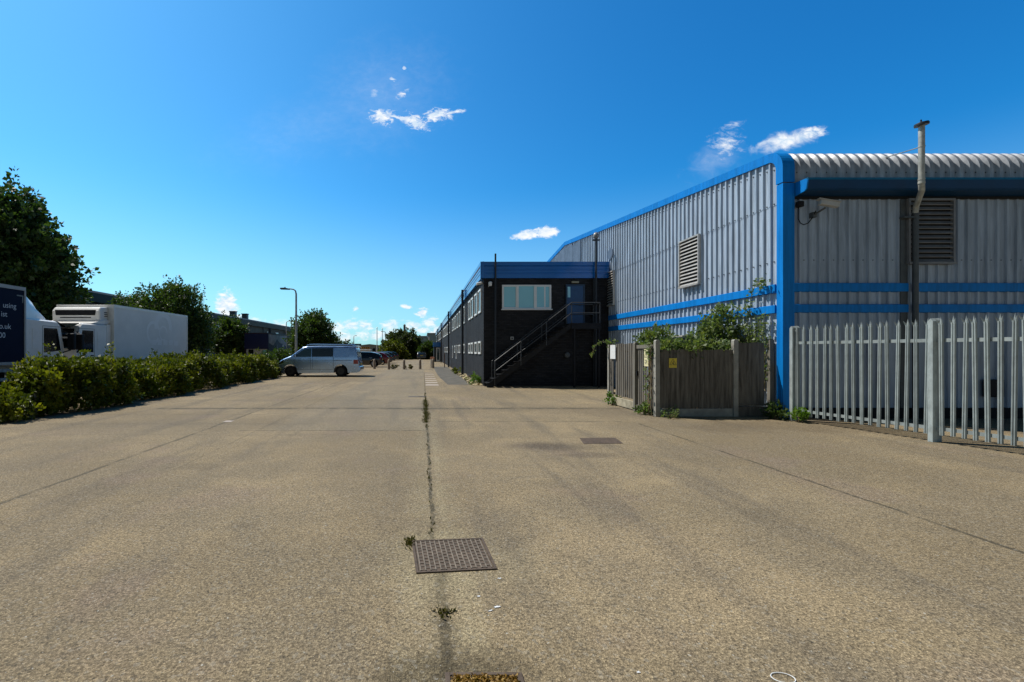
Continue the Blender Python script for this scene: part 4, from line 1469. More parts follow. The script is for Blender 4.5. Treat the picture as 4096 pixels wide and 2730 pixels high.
for q in range(60):
    Pc.append((random.uniform(5.45, 5.72), 13.68 + random.gauss(0, .05), 1.77 + random.gauss(0, .05)))
    Dc.append([random.gauss(0, 1) for _ in range(3)])
sm.build('stems', STEM, tr_)
leaves('foliage', Pc, Dc, rng.uniform(.05, .09, len(Pc)), L_CLIMB, tr_)

# ---- weeds
GW = 'weeds at the foot of walls and fences'


def weed(label, x, y, w, h, n=26, mat=L_WEED, size=.07):
    return shrub('weed', label, 'weed', (x, y, 0), [(0, 0, h * .5, w, w * .8, h * .55)], n, 12, size, mat, GW, (.08, .2), .05, .7, .5, 5)


weed('bright green weed clump in the rubble at the near office corner', 2.42, 21.6, .28, .42, 46)
weed('low green weeds beside the second office drainpipe', 2.40, 31.5, .35, .35, 40, L_HEDGE, .09)
weed('dark leafy weed at the foot of the blue corner column', 8.05, 10.55, .18, .26, 34, L_TREE2)
weed('pale green weed sprouting by the first palisade post', 8.22, 10.10, .11, .2, 18)
weed('tiny weed under the far end of the lit fence panel', 5.44, 13.3, .10, .24, 16)
weed('weeds under the gate beside the corner fence post', 5.42, 11.3, .15, .16, 18, L_CLIMB)
weed('low weed creeping out from the front corner fence post', 5.75, 10.75, .20, .10, 18, L_CLIMB, .05)
weed('dry weed between the bollards', -2.55, 40.2, .35, .25, 20, L_MOSS, .12)
weed('brown weed at the base of the middle bollard', -1.2, 40.2, .3, .22, 16, L_MOSS, .12)

# moss and grass in the joint
Pm, Dm = [], []
for q in range(4200):
    y = random.choice([random.uniform(9.0, 17), random.uniform(10.0, 14.8), random.uniform(10.0, 14.8), random.uniform(3.9, 9)])
    den = .5 + .5 * math.sin(y * 5.1) * math.sin(y * 1.7 + 1)
    if random.random() > den + (.35 if 10 < y < 14.6 else 0):
        continue
    w = .036 if 10 < y < 14.6 else .012
    if y < 9 and random.random() < .8:
        continue
    Pm.append((.075 + random.gauss(0, w) + .01 * math.sin(y * 3), y, .0))
    Dm.append((random.gauss(0, .5), random.gauss(0, .5), 1))
for q in range(60):
    Pm.append((.128 + random.gauss(0, .03), 2.74 + random.gauss(0, .03), 0))
    Dm.append((random.gauss(0, .6), random.gauss(0, .6), 1))
for q in range(160):
    Pm.append((-.11 + random.gauss(0, .02), 3.74 + random.gauss(0, .05), 0))
    Dm.append((random.gauss(0, .6), random.gauss(0, .6), 1))
tag(leaves('moss', Pm, Dm, rng.uniform(.012, .035, len(Pm)), L_MOSS, None, .25), kind='stuff')

# pale rubble along the office foot
ru = MB()
for q in range(150):
    y = random.choice([random.uniform(20.9, 23), random.uniform(21, 31)])
    x = XO - .06 - random.random() ** 1.5 * .38
    s = random.uniform(.04, .13) * (1.0 if y < 26 else 1.2)
    m3 = Matrix.Rotation(random.uniform(0, 6.3), 3, 'Z') @ Matrix.Rotation(random.uniform(-.5, .5), 3, 'X')
    vs, b0 = [], len(ru.v)
    pts = [Vector((a * random.uniform(.7, 1.2), b_ * random.uniform(.7, 1.2), c * random.uniform(.6, 1.1))) for a in (-1, 1) for b_ in (-1, 1) for c in (-1, 1)]
    vs = [Vector((x, y, s * .25)) + m3 @ Vector((p.x * s, p.y * s * .8, p.z * s * .5)) for p in pts]
    ru.add(vs, [(0, 1, 3, 2), (4, 6, 7, 5), (0, 4, 5, 1), (2, 3, 7, 6), (0, 2, 6, 4), (1, 5, 7, 3)])
tag(ru.build('rubble', pmat('rubble_stone', (.46, .38, .23), .9, var=.3, vscale=4, bump=.4, bscale=40, spec=.2)), 'pale broken rubble scattered along the foot of the office wall', 'rubble', kind='stuff')

# ------------------------------------------------------------------ covers, litter
mh = thing('manhole_cover', 'square chequered iron manhole cover in the foreground asphalt', 'manhole cover', (.21, 3.53, 0))
a_, b_, c_, d_ = (-.088, 3.763), (.489, 3.815), (.520, 3.285), (-.042, 3.225)


def bil(s, t, z):
    x = (a_[0] * (1 - s) + b_[0] * s) * (1 - t) + (d_[0] * (1 - s) + c_[0] * s) * t
    y = (a_[1] * (1 - s) + b_[1] * s) * (1 - t) + (d_[1] * (1 - s) + c_[1] * s) * t
    return (x, y, z)


TM = lambda p: bil(p[0], p[1], p[2])
MB(TM).box(.03, .97, .03, .97, .002, .006).build('lid', IRON, mh)
fr = MB(TM)
fr.box(-.01, 1.01, -.01, .022, .001, .010).box(-.01, 1.01, .978, 1.01, .001, .010).box(-.01, .022, .022, .978, .001, .010).box(.978, 1.01, .022, .978, .001, .010)
fr.build('cover_frame', IRON, mh)
gr = MB(TM)
k = 15
for i in range(k):
    s = .05 + .9 * i / (k - 1)
    gr.box(s - .007, s + .007, .04, .96, .006, .0115)
for j in range(19):
    t = .06 + .88 * j / 18
    for i in range(k - 1):
        s0 = .05 + .9 * i / (k - 1) + .009
        if (i + j) % 2 == 0:
            gr.box(s0, s0 + .9 / (k - 1) - .018, t - .006, t + .006, .006, .0105)
gr.build('lid_tread', IRONL, mh)
mh2 = thing('manhole_cover', 'smaller dark manhole cover further off in front of the timber fence', 'manhole cover', (3.05, 8.0, 0))
MB().add([(2.79, 8.25, .005), (3.44, 8.28, .005), (3.36, 7.76, .005), (2.68, 7.73, .005)], [(3, 2, 1, 0)]).build('lid', IRON, mh2)
m_ = MB()
for i in range(12):
    m_.box(2.78 + i * .05, 2.79 + i * .05, 7.8, 8.2, .005, .009)
m_.build('lid_tread', IRON, mh2)
dg = thing('drain_cover', 'small dark drain cover across the middle joint of the yard', 'drain cover', (-.3, 15.9, 0))
MB().box(-.50, .12, 15.62, 15.98, .002, .007).build('lid', pmat('dull_iron', (.11, .095, .075), .8), dg)
MB().box(-.16, .12, 15.66, 15.78, .007, .012).build('grating', IRON, dg)

gu = thing('drain_gully', 'open rusty drain gully full of dead leaves at the bottom edge', 'drain gully', (.29, 2.15, 0))
fr = MB()
fr.box(.105, .13, 1.95, 2.225, .001, .008).box(.445, .475, 1.95, 2.225, .001, .008).box(.13, .445, 2.205, 2.225, .001, .008)
fr.build('gully_frame', IRON, gu, bevel=.006)
MB().box(.135, .45, 1.95, 2.213, .001, .003).build('gully_opening', VOID, gu)
MB().box(.20, .42, 2.10, 2.128, .004, .016).build('grating_bar', DARK, gu)
Pd = [(random.uniform(.14, .44), random.uniform(2.135, 2.203), random.uniform(.003, .007)) for _ in range(520)]
lf = leaves('dead_leaves', Pd, [(random.gauss(0, 1), random.gauss(0, 1), random.uniform(-.1, .3)) for _ in Pd], rng.uniform(.010, .028, len(Pd)), L_DRY, gu)
lf['kind'] = 'stuff'
rg = thing('rubber_ring', 'thin white rubber ring lying on the asphalt at the bottom right', 'ring', (1.70, 2.21, 0))
MB().tube([(1.705 + .052 * math.cos(R(a)), 2.19 + .036 * math.sin(R(a)), .004) for a in range(0, 361, 15)], .0022, 6).build('ring', WHITE, rg)


def splat(label, x, y, w, l, ang):  # flat white bird dropping on the asphalt
    o = thing('bird_dropping', label, 'litter', (x, y, 0), 'white droppings on the asphalt')
    m_ = MB()
    n = 14
    pts = []
    for k in range(n):
        a = 2 * math.pi * k / n
        r = random.uniform(.45, 1.1)
        u, v = w * r * math.cos(a), l * r * math.sin(a)
        pts.append((x + u * math.cos(ang) - v * math.sin(ang), y + u * math.sin(ang) + v * math.cos(ang), .003 + random.random() * .003))
    m_.add(pts + [(p[0], p[1], .0008) for p in pts], [tuple(range(n))] + [(i, (i + 1) % n, n + (i + 1) % n, n + i) for i in range(n)])
    m_.build('dropping', WHITE, o)


splat('larger white scrap right of the foreground joint', .447, 2.80, .026, .009, .3)
splat('thin white sliver beside the larger scrap', .405, 2.76, .022, .005, .5)
splat('small white scrap between the manhole and the larger ones', .352, 2.92, .014, .009, 0)
splat('white fleck just right below the manhole cover', .52, 3.15, .014, .008, .1)
splat('lone white fleck left of the bottom right ring', 1.04, 2.23, .010, .007, .2)


# ------------------------------------------------------------------ vehicles
def wheel(parent, x, y, r, w, rim, side, z=None, spokes=5):
    """y is the outer face; side = -1 when that face looks towards -y"""
    z = r if z is None else z
    yi = y - side * w
    T = lambda p: (x + p[0], y - side * (p[2]), z + p[1])
    wl = MB(T).lathe([(r * .60, 0.0), (r * .92, .0), (r, .03), (r, w - .03), (r * .9, w), (r * .3, w)], (0, 0, 0), 28).build('wheel', RUBBER, parent, smooth=40, world=False)
    rm = MB(T).lathe([(r * .62, -.004), (r * .66, .012), (r * .60, .05), (r * .1, .05)], (0, 0, 0), 24)
    for k in range(spokes):
        a = 2 * math.pi * k / spokes + .3
        d = Vector((math.cos(a), math.sin(a), 0))
        q = Vector((-d.y, d.x, 0)) * r * .085
        vs = [d * r * .08 - q * 1.3, d * r * .62 - q, d * r * .62 + q, d * r * .08 + q * 1.3]
        rm.add([(v.x, v.y, .004) for v in vs] + [(v.x, v.y, .05) for v in vs], [(0, 1, 2, 3), (0, 4, 5, 1), (2, 6, 7, 3), (1, 5, 6, 2)])
    rm.lathe([(r * .14, -.004), (r * .16, .03)], (0, 0, 0), 12)
    rm.build('rim', rim, wl, smooth=30, world=False)
    return wl


class Body:
    """lofted vehicle body, front at x=0 looking to -x"""
    def __init__(s, L, W, top, bot, belt, tumble, wheels, arch, endr=.10):
        s.L, s.W, s.top, s.bot, s.belt, s.tum, s.wheels, s.arch, s.endr = L, W, top, bot, belt, tumble, wheels, arch, endr

    def zt(s, x): return float(np.interp(x, [p[0] for p in s.top], [p[1] for p in s.top]))

    def zb(s, x):
        z = float(np.interp(x, [p[0] for p in s.bot], [p[1] for p in s.bot]))
        for wx, wz in s.wheels:
            d = abs(x - wx)
            if d < s.arch:
                z = max(z, wz + math.sqrt(s.arch ** 2 - d * d))
        return z

    def w(s, x, z):
        e = 1 - s.endr * (abs(x / s.L * 2 - 1)) ** 6
        b = s.W / 2 * e
        if z > s.belt:
            b -= s.tum * (z - s.belt)
        else:
            b -= .05 * ((s.belt - z) / s.belt) ** 2
        return b

    def build(s, mat, parent, cx):
        xs = sorted(set([round(v, 4) for v in np.linspace(0.0, s.L, 70)] + [round(wx + sg * s.arch * math.cos(a), 4) for wx, _ in s.wheels for sg in (1, -1) for a in np.linspace(0.02, 1.5, 9)] + [p[0] for p in s.top]))
        xs = [x for x in xs if 0 <= x <= s.L]
        rows = []
        for x in xs:
            zb, zt = s.zb(x), s.zt(x)
            ring = []
            rr = min(.11, (zt - zb) * .3)
            side = [(s.w(x, z), z) for z in np.linspace(zb, zt - rr, 9)]
            b = s.w(x, zt - rr)
            side += [(b - rr * .10, zt - rr * .5), (b - rr * .45, zt - rr * .14), (b - rr * 1.2, zt), (b * .45, zt + .012)]
            ring = [(x - cx, -y, z) for y, z in side] + [(x - cx, y, z) for y, z in side[::-1]]
            ring = [(x - cx, 0, zb)] + ring + [(x - cx, 0, zb)]
            rows.append(ring)
        m = MB().grid(rows)
        n = len(rows[0])
        m.add(rows[0], [tuple(range(n))])
        m.add(rows[-1], [tuple(range(n))])
        o = m.build('body', mat, parent, smooth=38, world=False)
        return o

    def panel(s, name, xs, lo, hi, mat, parent, cx, side=-1, off=.006, rows=4):
        """skin panel on the flank between curves lo(x), hi(x)"""
        g_ = []
        for x in xs:
            z0, z1 = float(np.interp(x, *zip(*lo))), float(np.interp(x, *zip(*hi)))
            g_.append([(x - cx, side * (s.w(x, z) + off), z) for z in np.linspace(z0, z1, rows)])
        m = MB().grid(g_)
        return m.build(name, mat, parent, smooth=60, world=False)

    def deck(s, name, x0, x1, mat, parent, cx, k=.86, off=.008):
        """glass lying on the top surface between x0 and x1"""
        g_ = []
        for x in np.linspace(x0, x1, 8):
            zt = s.zt(x)
            dz = (s.zt(min(s.L, x + .05)) - s.zt(max(0, x - .05))) / .1
            n = Vector((-dz, 0, 1)).normalized() * off
            b = s.w(x, zt - .1) * k
            g_.append([(x - cx + n.x, y * b, zt + n.z + .010) for y in (-1, -.8, -.4, 0, .4, .8, 1)])
        return MB().grid(g_).build(name, mat, parent, smooth=60, world=False)


def camper_van():
    PAINT = pmat('silver_van_sky_paint', (.36, .50, .72), .24, .75, var=.04, coat=.5)  # blue of the reflected sky put into the silver base colour
    DARKL = pmat('seam_dark', (.03, .03, .035), .5)
    L, cx = 4.98, 2.49
    root = thing('parked_van', 'silver camper van with pop-up roof parked nose to the hedge', 'van', (-6.35, 29.12, 0))
    top = [(0, .62), (.03, .82), (.10, .97), (.3, 1.08), (.79, 1.27), (1.1, 1.52), (1.50, 1.80), (1.75, 1.86), (2.6, 1.885), (4.2, 1.87), (4.66, 1.84), (4.74, 1.74), (4.86, 1.2), (4.92, .80), (4.94, .5), (4.98, .42)]
    bot = [(0, .30), (.2, .22), (4.8, .24), (4.98, .32)]
    B = Body(L, 1.90, top, bot, 1.10, .13, [(.74, .33), (3.82, .33)], .425, .07)
    B.build(PAINT, root, cx)
    xs = np.linspace
    for sd in (-1, 1):
        B.panel('window', xs(1.0, 2.02, 10), [(1.0, 1.20), (2.02, 1.21)], [(1.0, 1.26), (1.55, 1.66), (2.02, 1.73)], GLASS, root, cx, sd)
        B.panel('window', xs(2.06, 3.36, 8), [(2.06, 1.21), (3.36, 1.22)], [(2.06, 1.735), (3.36, 1.75)], GLASSD, root, cx, sd)
        for x in (.98, 1.98, 2.12, 3.37):
            B.panel('door_seam', [x - .007, x + .007], [(0, .46), (5, .46)], [(0, 1.18), (5, 1.18)], DARKL, root, cx, sd, .003)
        B.panel('door_seam', xs(.55, 4.55, 30), [(0, 1.00), (5, 1.00)], [(0, 1.014), (5, 1.014)], DARKL, root, cx, sd, .003, 2)
        B.panel('sliding_rail', xs(3.37, 4.5, 8), [(0, .985), (5, .985)], [(0, 1.012), (5, 1.012)], DARKL, root, cx, sd, .006, 2)
        B.panel('door_seam', xs(1.2, 3.36, 12), [(0, .43), (5, .43)], [(0, .442), (5, .442)], DARKL, root, cx, sd, .003, 2)
        B.panel('panel_recess', xs(3.44, 4.36, 6), [(0, 1.2), (5, 1.2)], [(0, 1.75), (5, 1.75)], PAINT, root, cx, sd, .010)
        B.panel('taillight', xs(4.60, 4.88, 5), [(4.60, .78), (4.88, .78)], [(4.60, 1.04), (4.88, 1.02)], RED, root, cx, sd, .012)
        B.panel('headlight', xs(.04, .34, 6), [(.04, .74), (.34, .86)], [(.04, .84), (.34, 1.03)], GLASSD, root, cx, sd, .010)
        for x in (1.92, 2.34):
            y = sd * (B.w(x, 1.1) + .02)
            MB().box(x - .10 - cx, x + .10 - cx, min(y, y - sd * .03), max(y, y - sd * .03), 1.085, 1.115).build('door_handle', PAINT, root, bevel=.008, world=False)
        y = sd * (B.w(1.05, 1.2) + .12)
        MB().box(1.0 - cx, 1.14 - cx, y - .10, y + .10, 1.20, 1.40).build('wing_mirror', PAINT, root, bevel=.04, world=False)
        wheel(root, .74 - cx, sd * .94, .335, .22, RIM, sd)
        wheel(root, 3.82 - cx, sd * .94, .335, .22, RIM, sd)
        MB().lathe([(.42, 0), (.42, .3)], (0, 0, 0), 24)
    B.deck('windscreen', .84, 1.46, GLASSD, root, cx)
    # rear window and tailgate
    MB().add([(4.765 - cx, -.68, 1.66), (4.765 - cx, .68, 1.66), (4.868 - cx, .72, 1.22), (4.868 - cx, -.72, 1.22)], [(0, 1, 2, 3)]).build('rear_window', GLASSD, root, world=False)
    MB().add([(4.50 - cx, -.78, 1.86), (4.50 - cx, .78, 1.86), (4.84 - cx, .74, 1.80), (4.84 - cx, -.74, 1.80), (4.50 - cx, -.78, 1.90), (4.50 - cx, .78, 1.90), (4.85 - cx, .74, 1.84), (4.85 - cx, -.74, 1.84)],
             [(0, 1, 2, 3), (4, 7, 6, 5), (0, 4, 5, 1), (2, 6, 7, 3), (1, 5, 6, 2), (3, 7, 4, 0)]).build('spoiler', PAINT, root, world=False)
    MB().prism([(4.70, .36), (4.99, .36), (5.02, .42), (5.0, .60), (4.9, .63), (4.7, .6)], 'y', -.88, .88).build('bumper', PAINT, root, bevel=.02, world=False).location = (-cx, 0, 0)
    # pop-up roof with dark gasket, awning rail
    MB().prism([(1.62, 1.885), (4.55, 1.875), (4.55, 1.90), (1.66, 1.91)], 'y', -.74, .74).build('roof_seal', DARKL, root, world=False).location = (-cx, 0, 0)
    MB().prism([(1.66, 1.91), (4.56, 1.90), (4.60, 1.935), (4.4, 1.975), (2.2, 2.01), (1.9, 1.995)], 'y', -.72, .72).build('pop_up_roof', PAINT, root, bevel=.02, world=False).location = (-cx, 0, 0)
    MB().bar((2.0 - cx, .80, 1.99), (4.84 - cx, .80, 1.99), .1, .09).build('awning', DARK, root, world=False)
    for z in (.80, .72, .64, .40, .34):
        MB().box(-.025 - cx, .02 - cx, -.62, .62, z - .012, z + .012).build('grille_bar', CHROME, root, world=False)
    MB().box(4.945 - cx, 4.955 - cx, -.26, .26, .70, .81).build('number_plate', YELLOW, root, world=False)
    return root


camper_van()


def hatch(name, label, loc, paint, L=4.3, H=1.46, W=1.78, suv=False, rot=0.0):
    """ordinary car, front to -x"""
    DARKL = pmat('seam_dark', (.03, .03, .035), .5)
    root = thing(name, label, 'car', (loc[0], loc[1], 0), 'cars in the far car park', rot)
    cx = L / 2
    hb = .92 if not suv else 1.0
    top = [(0, .55), (.05, .68), (.2, hb - .14), (.95, hb), (1.25, hb + .06), (1.95, H - .06), (2.4, H), (3.3, H - .03), (L - .55, H - .13), (L - .30, H - .30), (L - .08, hb + .02), (L - .02, .75), (L, .5)]
    bot = [(0, .28), (.2, .20), (L - .2, .22), (L, .34)]
    wr = .32 if not suv else .35
    B = Body(L, W, top, bot, .82, .22, [(.82, wr), (L - .78, wr)], wr + .06, .10)
    B.build(paint, root, cx)
    for sd in (-1, 1):
        B.panel('window', np.linspace(1.5, 2.45, 8), [(1.5, hb + .05), (2.45, hb + .06)], [(1.5, hb + .12), (1.98, H - .14), (2.45, H - .10)], GLASSD, root, cx, sd)
        B.panel('window', np.linspace(2.52, L - .62, 8), [(2.5, hb + .06), (L - .6, hb + .10)], [(2.5, H - .10), (3.3, H - .13), (L - .85, H - .2), (L - .6, hb + .2)], GLASSD, root, cx, sd)
        for x in (1.42, 2.48, 3.42):
            B.panel('door_seam', [x - .007, x + .007], [(0, .34), (5, .34)], [(0, hb), (5, hb)], DARKL, root, cx, sd, .003)
        B.panel('taillight', np.linspace(L - .22, L - .05, 4), [(L - .22, hb - .22), (L, hb - .22)], [(L - .22, hb - .03), (L, hb - .06)], RED, root, cx, sd, .012)
        B.panel('headlight', np.linspace(.08, .42, 4), [(.08, .60), (.42, .68)], [(.08, .68), (.42, .80)], CHROME, root, cx, sd, .010)
        for x in (2.35, 3.3):
            y = sd * (B.w(x, hb - .08) + .012)
            MB().box(x - .09 - cx, x + .09 - cx, min(y, y - sd * .02), max(y, y - sd * .02), hb - .10, hb - .075).build('door_handle', CHROME, root, world=False)
        y = sd * (B.w(1.5, hb) + .08)
        MB().box(1.5 - cx, 1.6 - cx, y - .08, y + .08, hb + .05, hb + .18).build('wing_mirror', paint, root, bevel=.03, world=False)
        for x in (.82, L - .78):
            wheel(root, x - cx, sd * (W / 2 - .02), wr, .2, ALLOY, sd)
    B.deck('windscreen', 1.32, 1.9, GLASSD, root, cx, .84)
    MB().add([(L - .50 - cx, -W * .33, H - .15), (L - .50 - cx, W * .33, H - .15), (L - .13 - cx, W * .38, hb + .10), (L - .13 - cx, -W * .38, hb + .10)], [(0, 1, 2, 3)]).build('rear_window', GLASSD, root, world=False).location = (.035, 0, .02)
    MB().box(L - .01 - cx, L + .012 - cx, -.26, .26, .70, .81).build('number_plate', YELLOW, root, world=False)
    MB().prism([(L - .2, .34), (L + .02, .34), (L + .05, .42), (L + .02, .58), (L - .2, .58)], 'y', -W * .45, W * .45).build('bumper', paint, root, bevel=.02, world=False).location = (-cx, 0, 0)
    return root


CARP = dict(
    black=pmat('car_black', (.008, .009, .012), .2, .0, var=.05, coat=.8),
    red=pmat('car_red', (.16, .006, .010), .3, .0, var=.05, coat=.8),
    grey=pmat('car_grey', (.07, .075, .09), .3, .2, var=.05, coat=.7),
    navy=pmat('car_navy', (.025, .03, .045), .3, .1, var=.05, coat=.7),
    green=pmat('car_dark_green', (.010, .018, .018), .3, .0, var=.05, coat=.7),
    silver=pmat('car_silver', (.10, .11, .12), .3, .3, var=.05, coat=.7))
hatch('parked_car', 'black hatchback partly hidden by the rear of the silver van', (-6.2, 45.8), CARP['black'], 4.4, 1.50, 1.82, True)
hatch('parked_car', 'dark red car parked just beyond the black hatchback', (-6.0, 53.0), CARP['red'], 4.2, 1.46)
hatch('parked_car', 'grey car between the red car and the navy car', (-5.95, 58.5), CARP['grey'], 4.2, 1.44)
hatch('parked_car', 'navy car fourth in the row beyond the grey car', (-6.05, 66.0), CARP['navy'], 4.3, 1.50, 1.8, True)
hatch('parked_car', 'dark green car at the far end of the parked row', (-6.2, 77.0), CARP['green'], 4.3, 1.52, 1.8, True)
hatch('parked_car', 'lone silver car seen from behind at the far hedge', (-.25, 88.2), CARP['silver'], 4.3, 1.50, 1.8, True, R(-90))

# van with an orange sign board on its roof behind the black car
bv = thing('parked_van', 'white van with orange roof board behind the black hatchback', 'van', (-10.6, 76, 0))
MB().prism([(-12.9, .35), (-8.5, .35), (-8.5, 1.85), (-11.3, 1.9), (-12.0, 1.3), (-12.9, 1.15)], 'y', 75.1, 76.9).build('body', WHITEP, bv, bevel=.06)
MB().prism([(-11.9, 1.32), (-10.6, 1.32), (-10.6, 1.78), (-11.35, 1.78)], 'y', 75.08, 75.1).build('window', GLASSD, bv)
for x in (-12.1, -9.3):
    MB(lambda p: (x + p[0], 75.09 + p[2], .34 + p[1])).lathe([(.2, 0), (.34, .0), (.34, .2)], (0, 0, 0), 16).build('wheel', RUBBER, bv)
rb = MB().box(-10.05, -8.7, 75.3, 75.5, 1.92, 2.26).build('roof_board', pmat('orange_board', (.62, .30, .04), .5, var=.1), bv)
m_ = MB()
for i in range(4):
    m_.prism([(-9.95 + i * .32, 1.98), (-9.8 + i * .32, 1.98), (-9.72 + i * .32, 2.2), (-9.87 + i * .32, 2.2)], 'y', 75.285, 75.298)
m_.build('board_stripe', DARK, rb)


# ---- lorries
def lorry(name, label, loc, rot, box_len, box_mat, box_h, fridge, see):
    root = thing(name, label, 'truck', (loc[0], loc[1], 0), None, rot)
    W = 1.20
    # cab, front at x=0
    cabp = [(.0, .62), (.0, 1.28), (.04, 1.62), (.22, 2.50), (.36, 2.63), (1.72, 2.66), (1.72, .62)]
    cab = MB()
    rows = []
    for y in (-1.12, -1.02, 0, 1.02, 1.12):
        k = .05 if abs(y) > 1.1 else 0
        rows.append([(min(max(x, k), 1.72 - k * .2) + (0), y, z - (k if z > 2.4 else 0)) for x, z in cabp])
    n = len(cabp)
    cab.grid([r + [r[0]] for r in rows])
    cab.add(rows[0], [tuple(range(n))])
    cab.add(rows[-1], [tuple(range(n))])
    cab.build('cab', WHITEP, root, bevel=.03, world=False)
    MB().add([(-.012, -.98, 1.66), (-.012, .98, 1.66), (.185, .95, 2.42), (.185, -.95, 2.42)], [(0, 1, 2, 3)]).build('windscreen', GLASSD, root, world=False)
    MB().box(-.06, .25, -1.14, 1.14, .38, .78).build('bumper', PIPEG, root, bevel=.04, world=False)
    MB().box(-.03, .0, -.75, .75, .95, 1.38).build('grille', DARK, root, world=False)
    MB().prism([(-.16, 2.44), (.28, 2.60), (.28, 2.63), (-.16, 2.47)], 'y', -1.05, 1.05).build('sun_visor', GLASSD, root, world=False)
    for sd in (-1, 1):
        MB().add([(.20, sd * 1.124, 1.58), (.95, sd * 1.124, 1.50), (.95, sd * 1.124, 2.36), (.36, sd * 1.124, 2.36)], [(0, 1, 2, 3)]).build('door_window', GLASSD, root, world=False)
        d = MB()
        for x in (.14, 1.0):
            d.box(x, x + .012, min(sd * 1.121, sd * 1.126), max(sd * 1.121, sd * 1.126), .95, 2.42)
        d.box(.14, 1.0, min(sd * 1.121, sd * 1.126), max(sd * 1.121, sd * 1.126), 2.42, 2.432)
        d.box(.14, 1.7, min(sd * 1.121, sd * 1.126), max(sd * 1.121, sd * 1.126), 1.30, 1.312)
        d.build('door_seam', PIPEG, root, world=False)
        MB().box(1.18, 1.42, min(sd * 1.122, sd * 1.128), max(sd * 1.122, sd * 1.128), 1.62, 2.32).build('side_panel', WHITEP, root, world=False)
        MB().box(.80, .95, min(sd * 1.12, sd * 1.14), max(sd * 1.12, sd * 1.14), 1.36, 1.40).build('door_handle', DARK, root, world=False)
        MB().box(-.12, .02, min(sd * 1.2, sd * 1.45), max(sd * 1.2, sd * 1.45), 1.60, 2.20).build('wing_mirror', DARK, root, bevel=.04, world=False)
        MB().bar((.1, sd * 1.1, 2.3), (-.05, sd * 1.3, 2.2), .04).bar((.1, sd * 1.1, 1.5), (-.05, sd * 1.3, 1.6), .04).build('mirror_arm', DARK, root, world=False)
        a = [(.62 + .58 * math.cos(R(t_)), .50 + .52 * math.sin(R(t_))) for t_ in range(180, -1, -20)]
        MB().prism(a + [(1.2, .62), (1.72, .62), (1.72, 1.12), (1.25, 1.12), (1.12, 1.18), (.2, 1.12)][:0] + [(.5, .5)], 'y', min(sd * 1.05, sd * 1.135), max(sd * 1.05, sd * 1.135)).build('wheel_arch', PIPE, root, world=False)
        MB().box(.78, .92, min(sd * 1.121, sd * 1.135), max(sd * 1.121, sd * 1.135), 1.10, 1.26).build('air_intake', DARK, root, world=False)
        wheel(root, .70, sd * 1.12, .47, .28, ALLOY, sd, .47)
        wheel(root, 1.95 + box_len * .72, sd * 1.16, .47, .34, ALLOY, sd, .47)
        for z in (.62, .90):
            MB().box(2.2, 1.95 + box_len * .58, min(sd * 1.13, sd * 1.17), max(sd * 1.13, sd * 1.17), z, z + .10).build('side_guard', GALV, root, world=False)
    MB().box(.3, 2.0 + box_len, -.45, .45, .62, .92).build('chassis', DARK, root, world=False)
    x0 = 2.05 if fridge else 1.78
    x1 = x0 + box_len
    zb = 1.14 if not fridge else 1.20
    bx = MB().box(x0, x1, -W, W, zb, box_h).build('box_body', box_mat, root, bevel=.02, world=False)
    edge = MB()
    for sd in (-1, 1):
        ya, yb_ = min(sd * W, sd * (W + .018)), max(sd * W, sd * (W + .018))
        edge.box(x0, x1, ya, yb_, box_h - .10, box_h + .012).box(x0, x1, ya, yb_, zb - .02, zb + .07)
        edge.box(x1 - .05, x1 + .01, ya, yb_, zb + .07, box_h - .10)
        edge.box(x0 - .01, x0 + .05, ya, yb_, zb + .07, box_h - .10)
    edge.box(x0 - .015, x0, -W, W, zb, box_h + .012)
    edge.build('box_edging', WHITEP if fridge else pmat('edging_grey', (.36, .36, .35), .4), bx, world=False)
    if fridge:
        MB().prism([(1.52, 2.80), (1.50, 3.20), (1.62, 3.36), (2.03, 3.40), (2.03, 2.74), (1.66, 2.70)], 'y', -.98, .98).build('fridge_unit', WHITEP, root, bevel=.06, world=False)
        fu = root.children[-1]
        MB().add([(1.492, -.80, 3.02), (1.492, .80, 3.02), (1.492, .84, 3.24), (1.492, -.84, 3.24)], [(0, 1, 2, 3)]).build('fan_grille', DARK, fu, world=False)
        MB().box(1.485, 1.51, -.62, .62, 2.91, 2.945).build('lower_slot', DARK, fu, world=False)
        for z in (2.98, 3.06, 3.14):
            MB().box(1.78, 1.96, -.995, -.98, z, z + .03).build('vent_slot', DARK, fu, world=False)
        MB().prism([(.95, 2.66), (1.72, 2.66), (2.03, 2.72), (2.03, 2.86), (1.72, 2.84)], 'y', -1.05, 1.05).build('cab_fairing', WHITEP, root, world=False)
        MB().box(1.76, 2.0, -1.1, 1.1, .95, 2.66).build('cab_side_fairing', WHITEP, root, world=False)
    else:
        rows = []
        for x, z in ((.45, 2.68), (.72, 2.98), (1.02, 3.26), (1.35, 3.47), (1.72, 3.56)):
            b = .80 + (x - .52) * .22
            rows.append([(x, -b, 2.66), (x, -b * .96, (2.66 + z) / 2 + .06), (x, -b * .85, z - .05), (x, 0, z), (x, b * .85, z - .05), (x, b * .96, (2.66 + z) / 2 + .06), (x, b, 2.66)])
        MB().grid(rows).build('wind_deflector', WHITEP, root, smooth=50, world=False)
    return root, bx, x0, x1, zb


rt, bx, x0, x1, zb = lorry('box_truck', 'white refrigerated box truck facing the blue lorry, box with faded logo', (-14.2, 17.40), R(90), 6.05, BOXW, 3.50, True, -1)
# faded removed logo, drawn on the flank (local -y side)
lg = MB()


def blob(pts, y=-1.2045):
    lg.add([(p[0], y, p[1]) for p in pts], [tuple(range(len(pts)))])


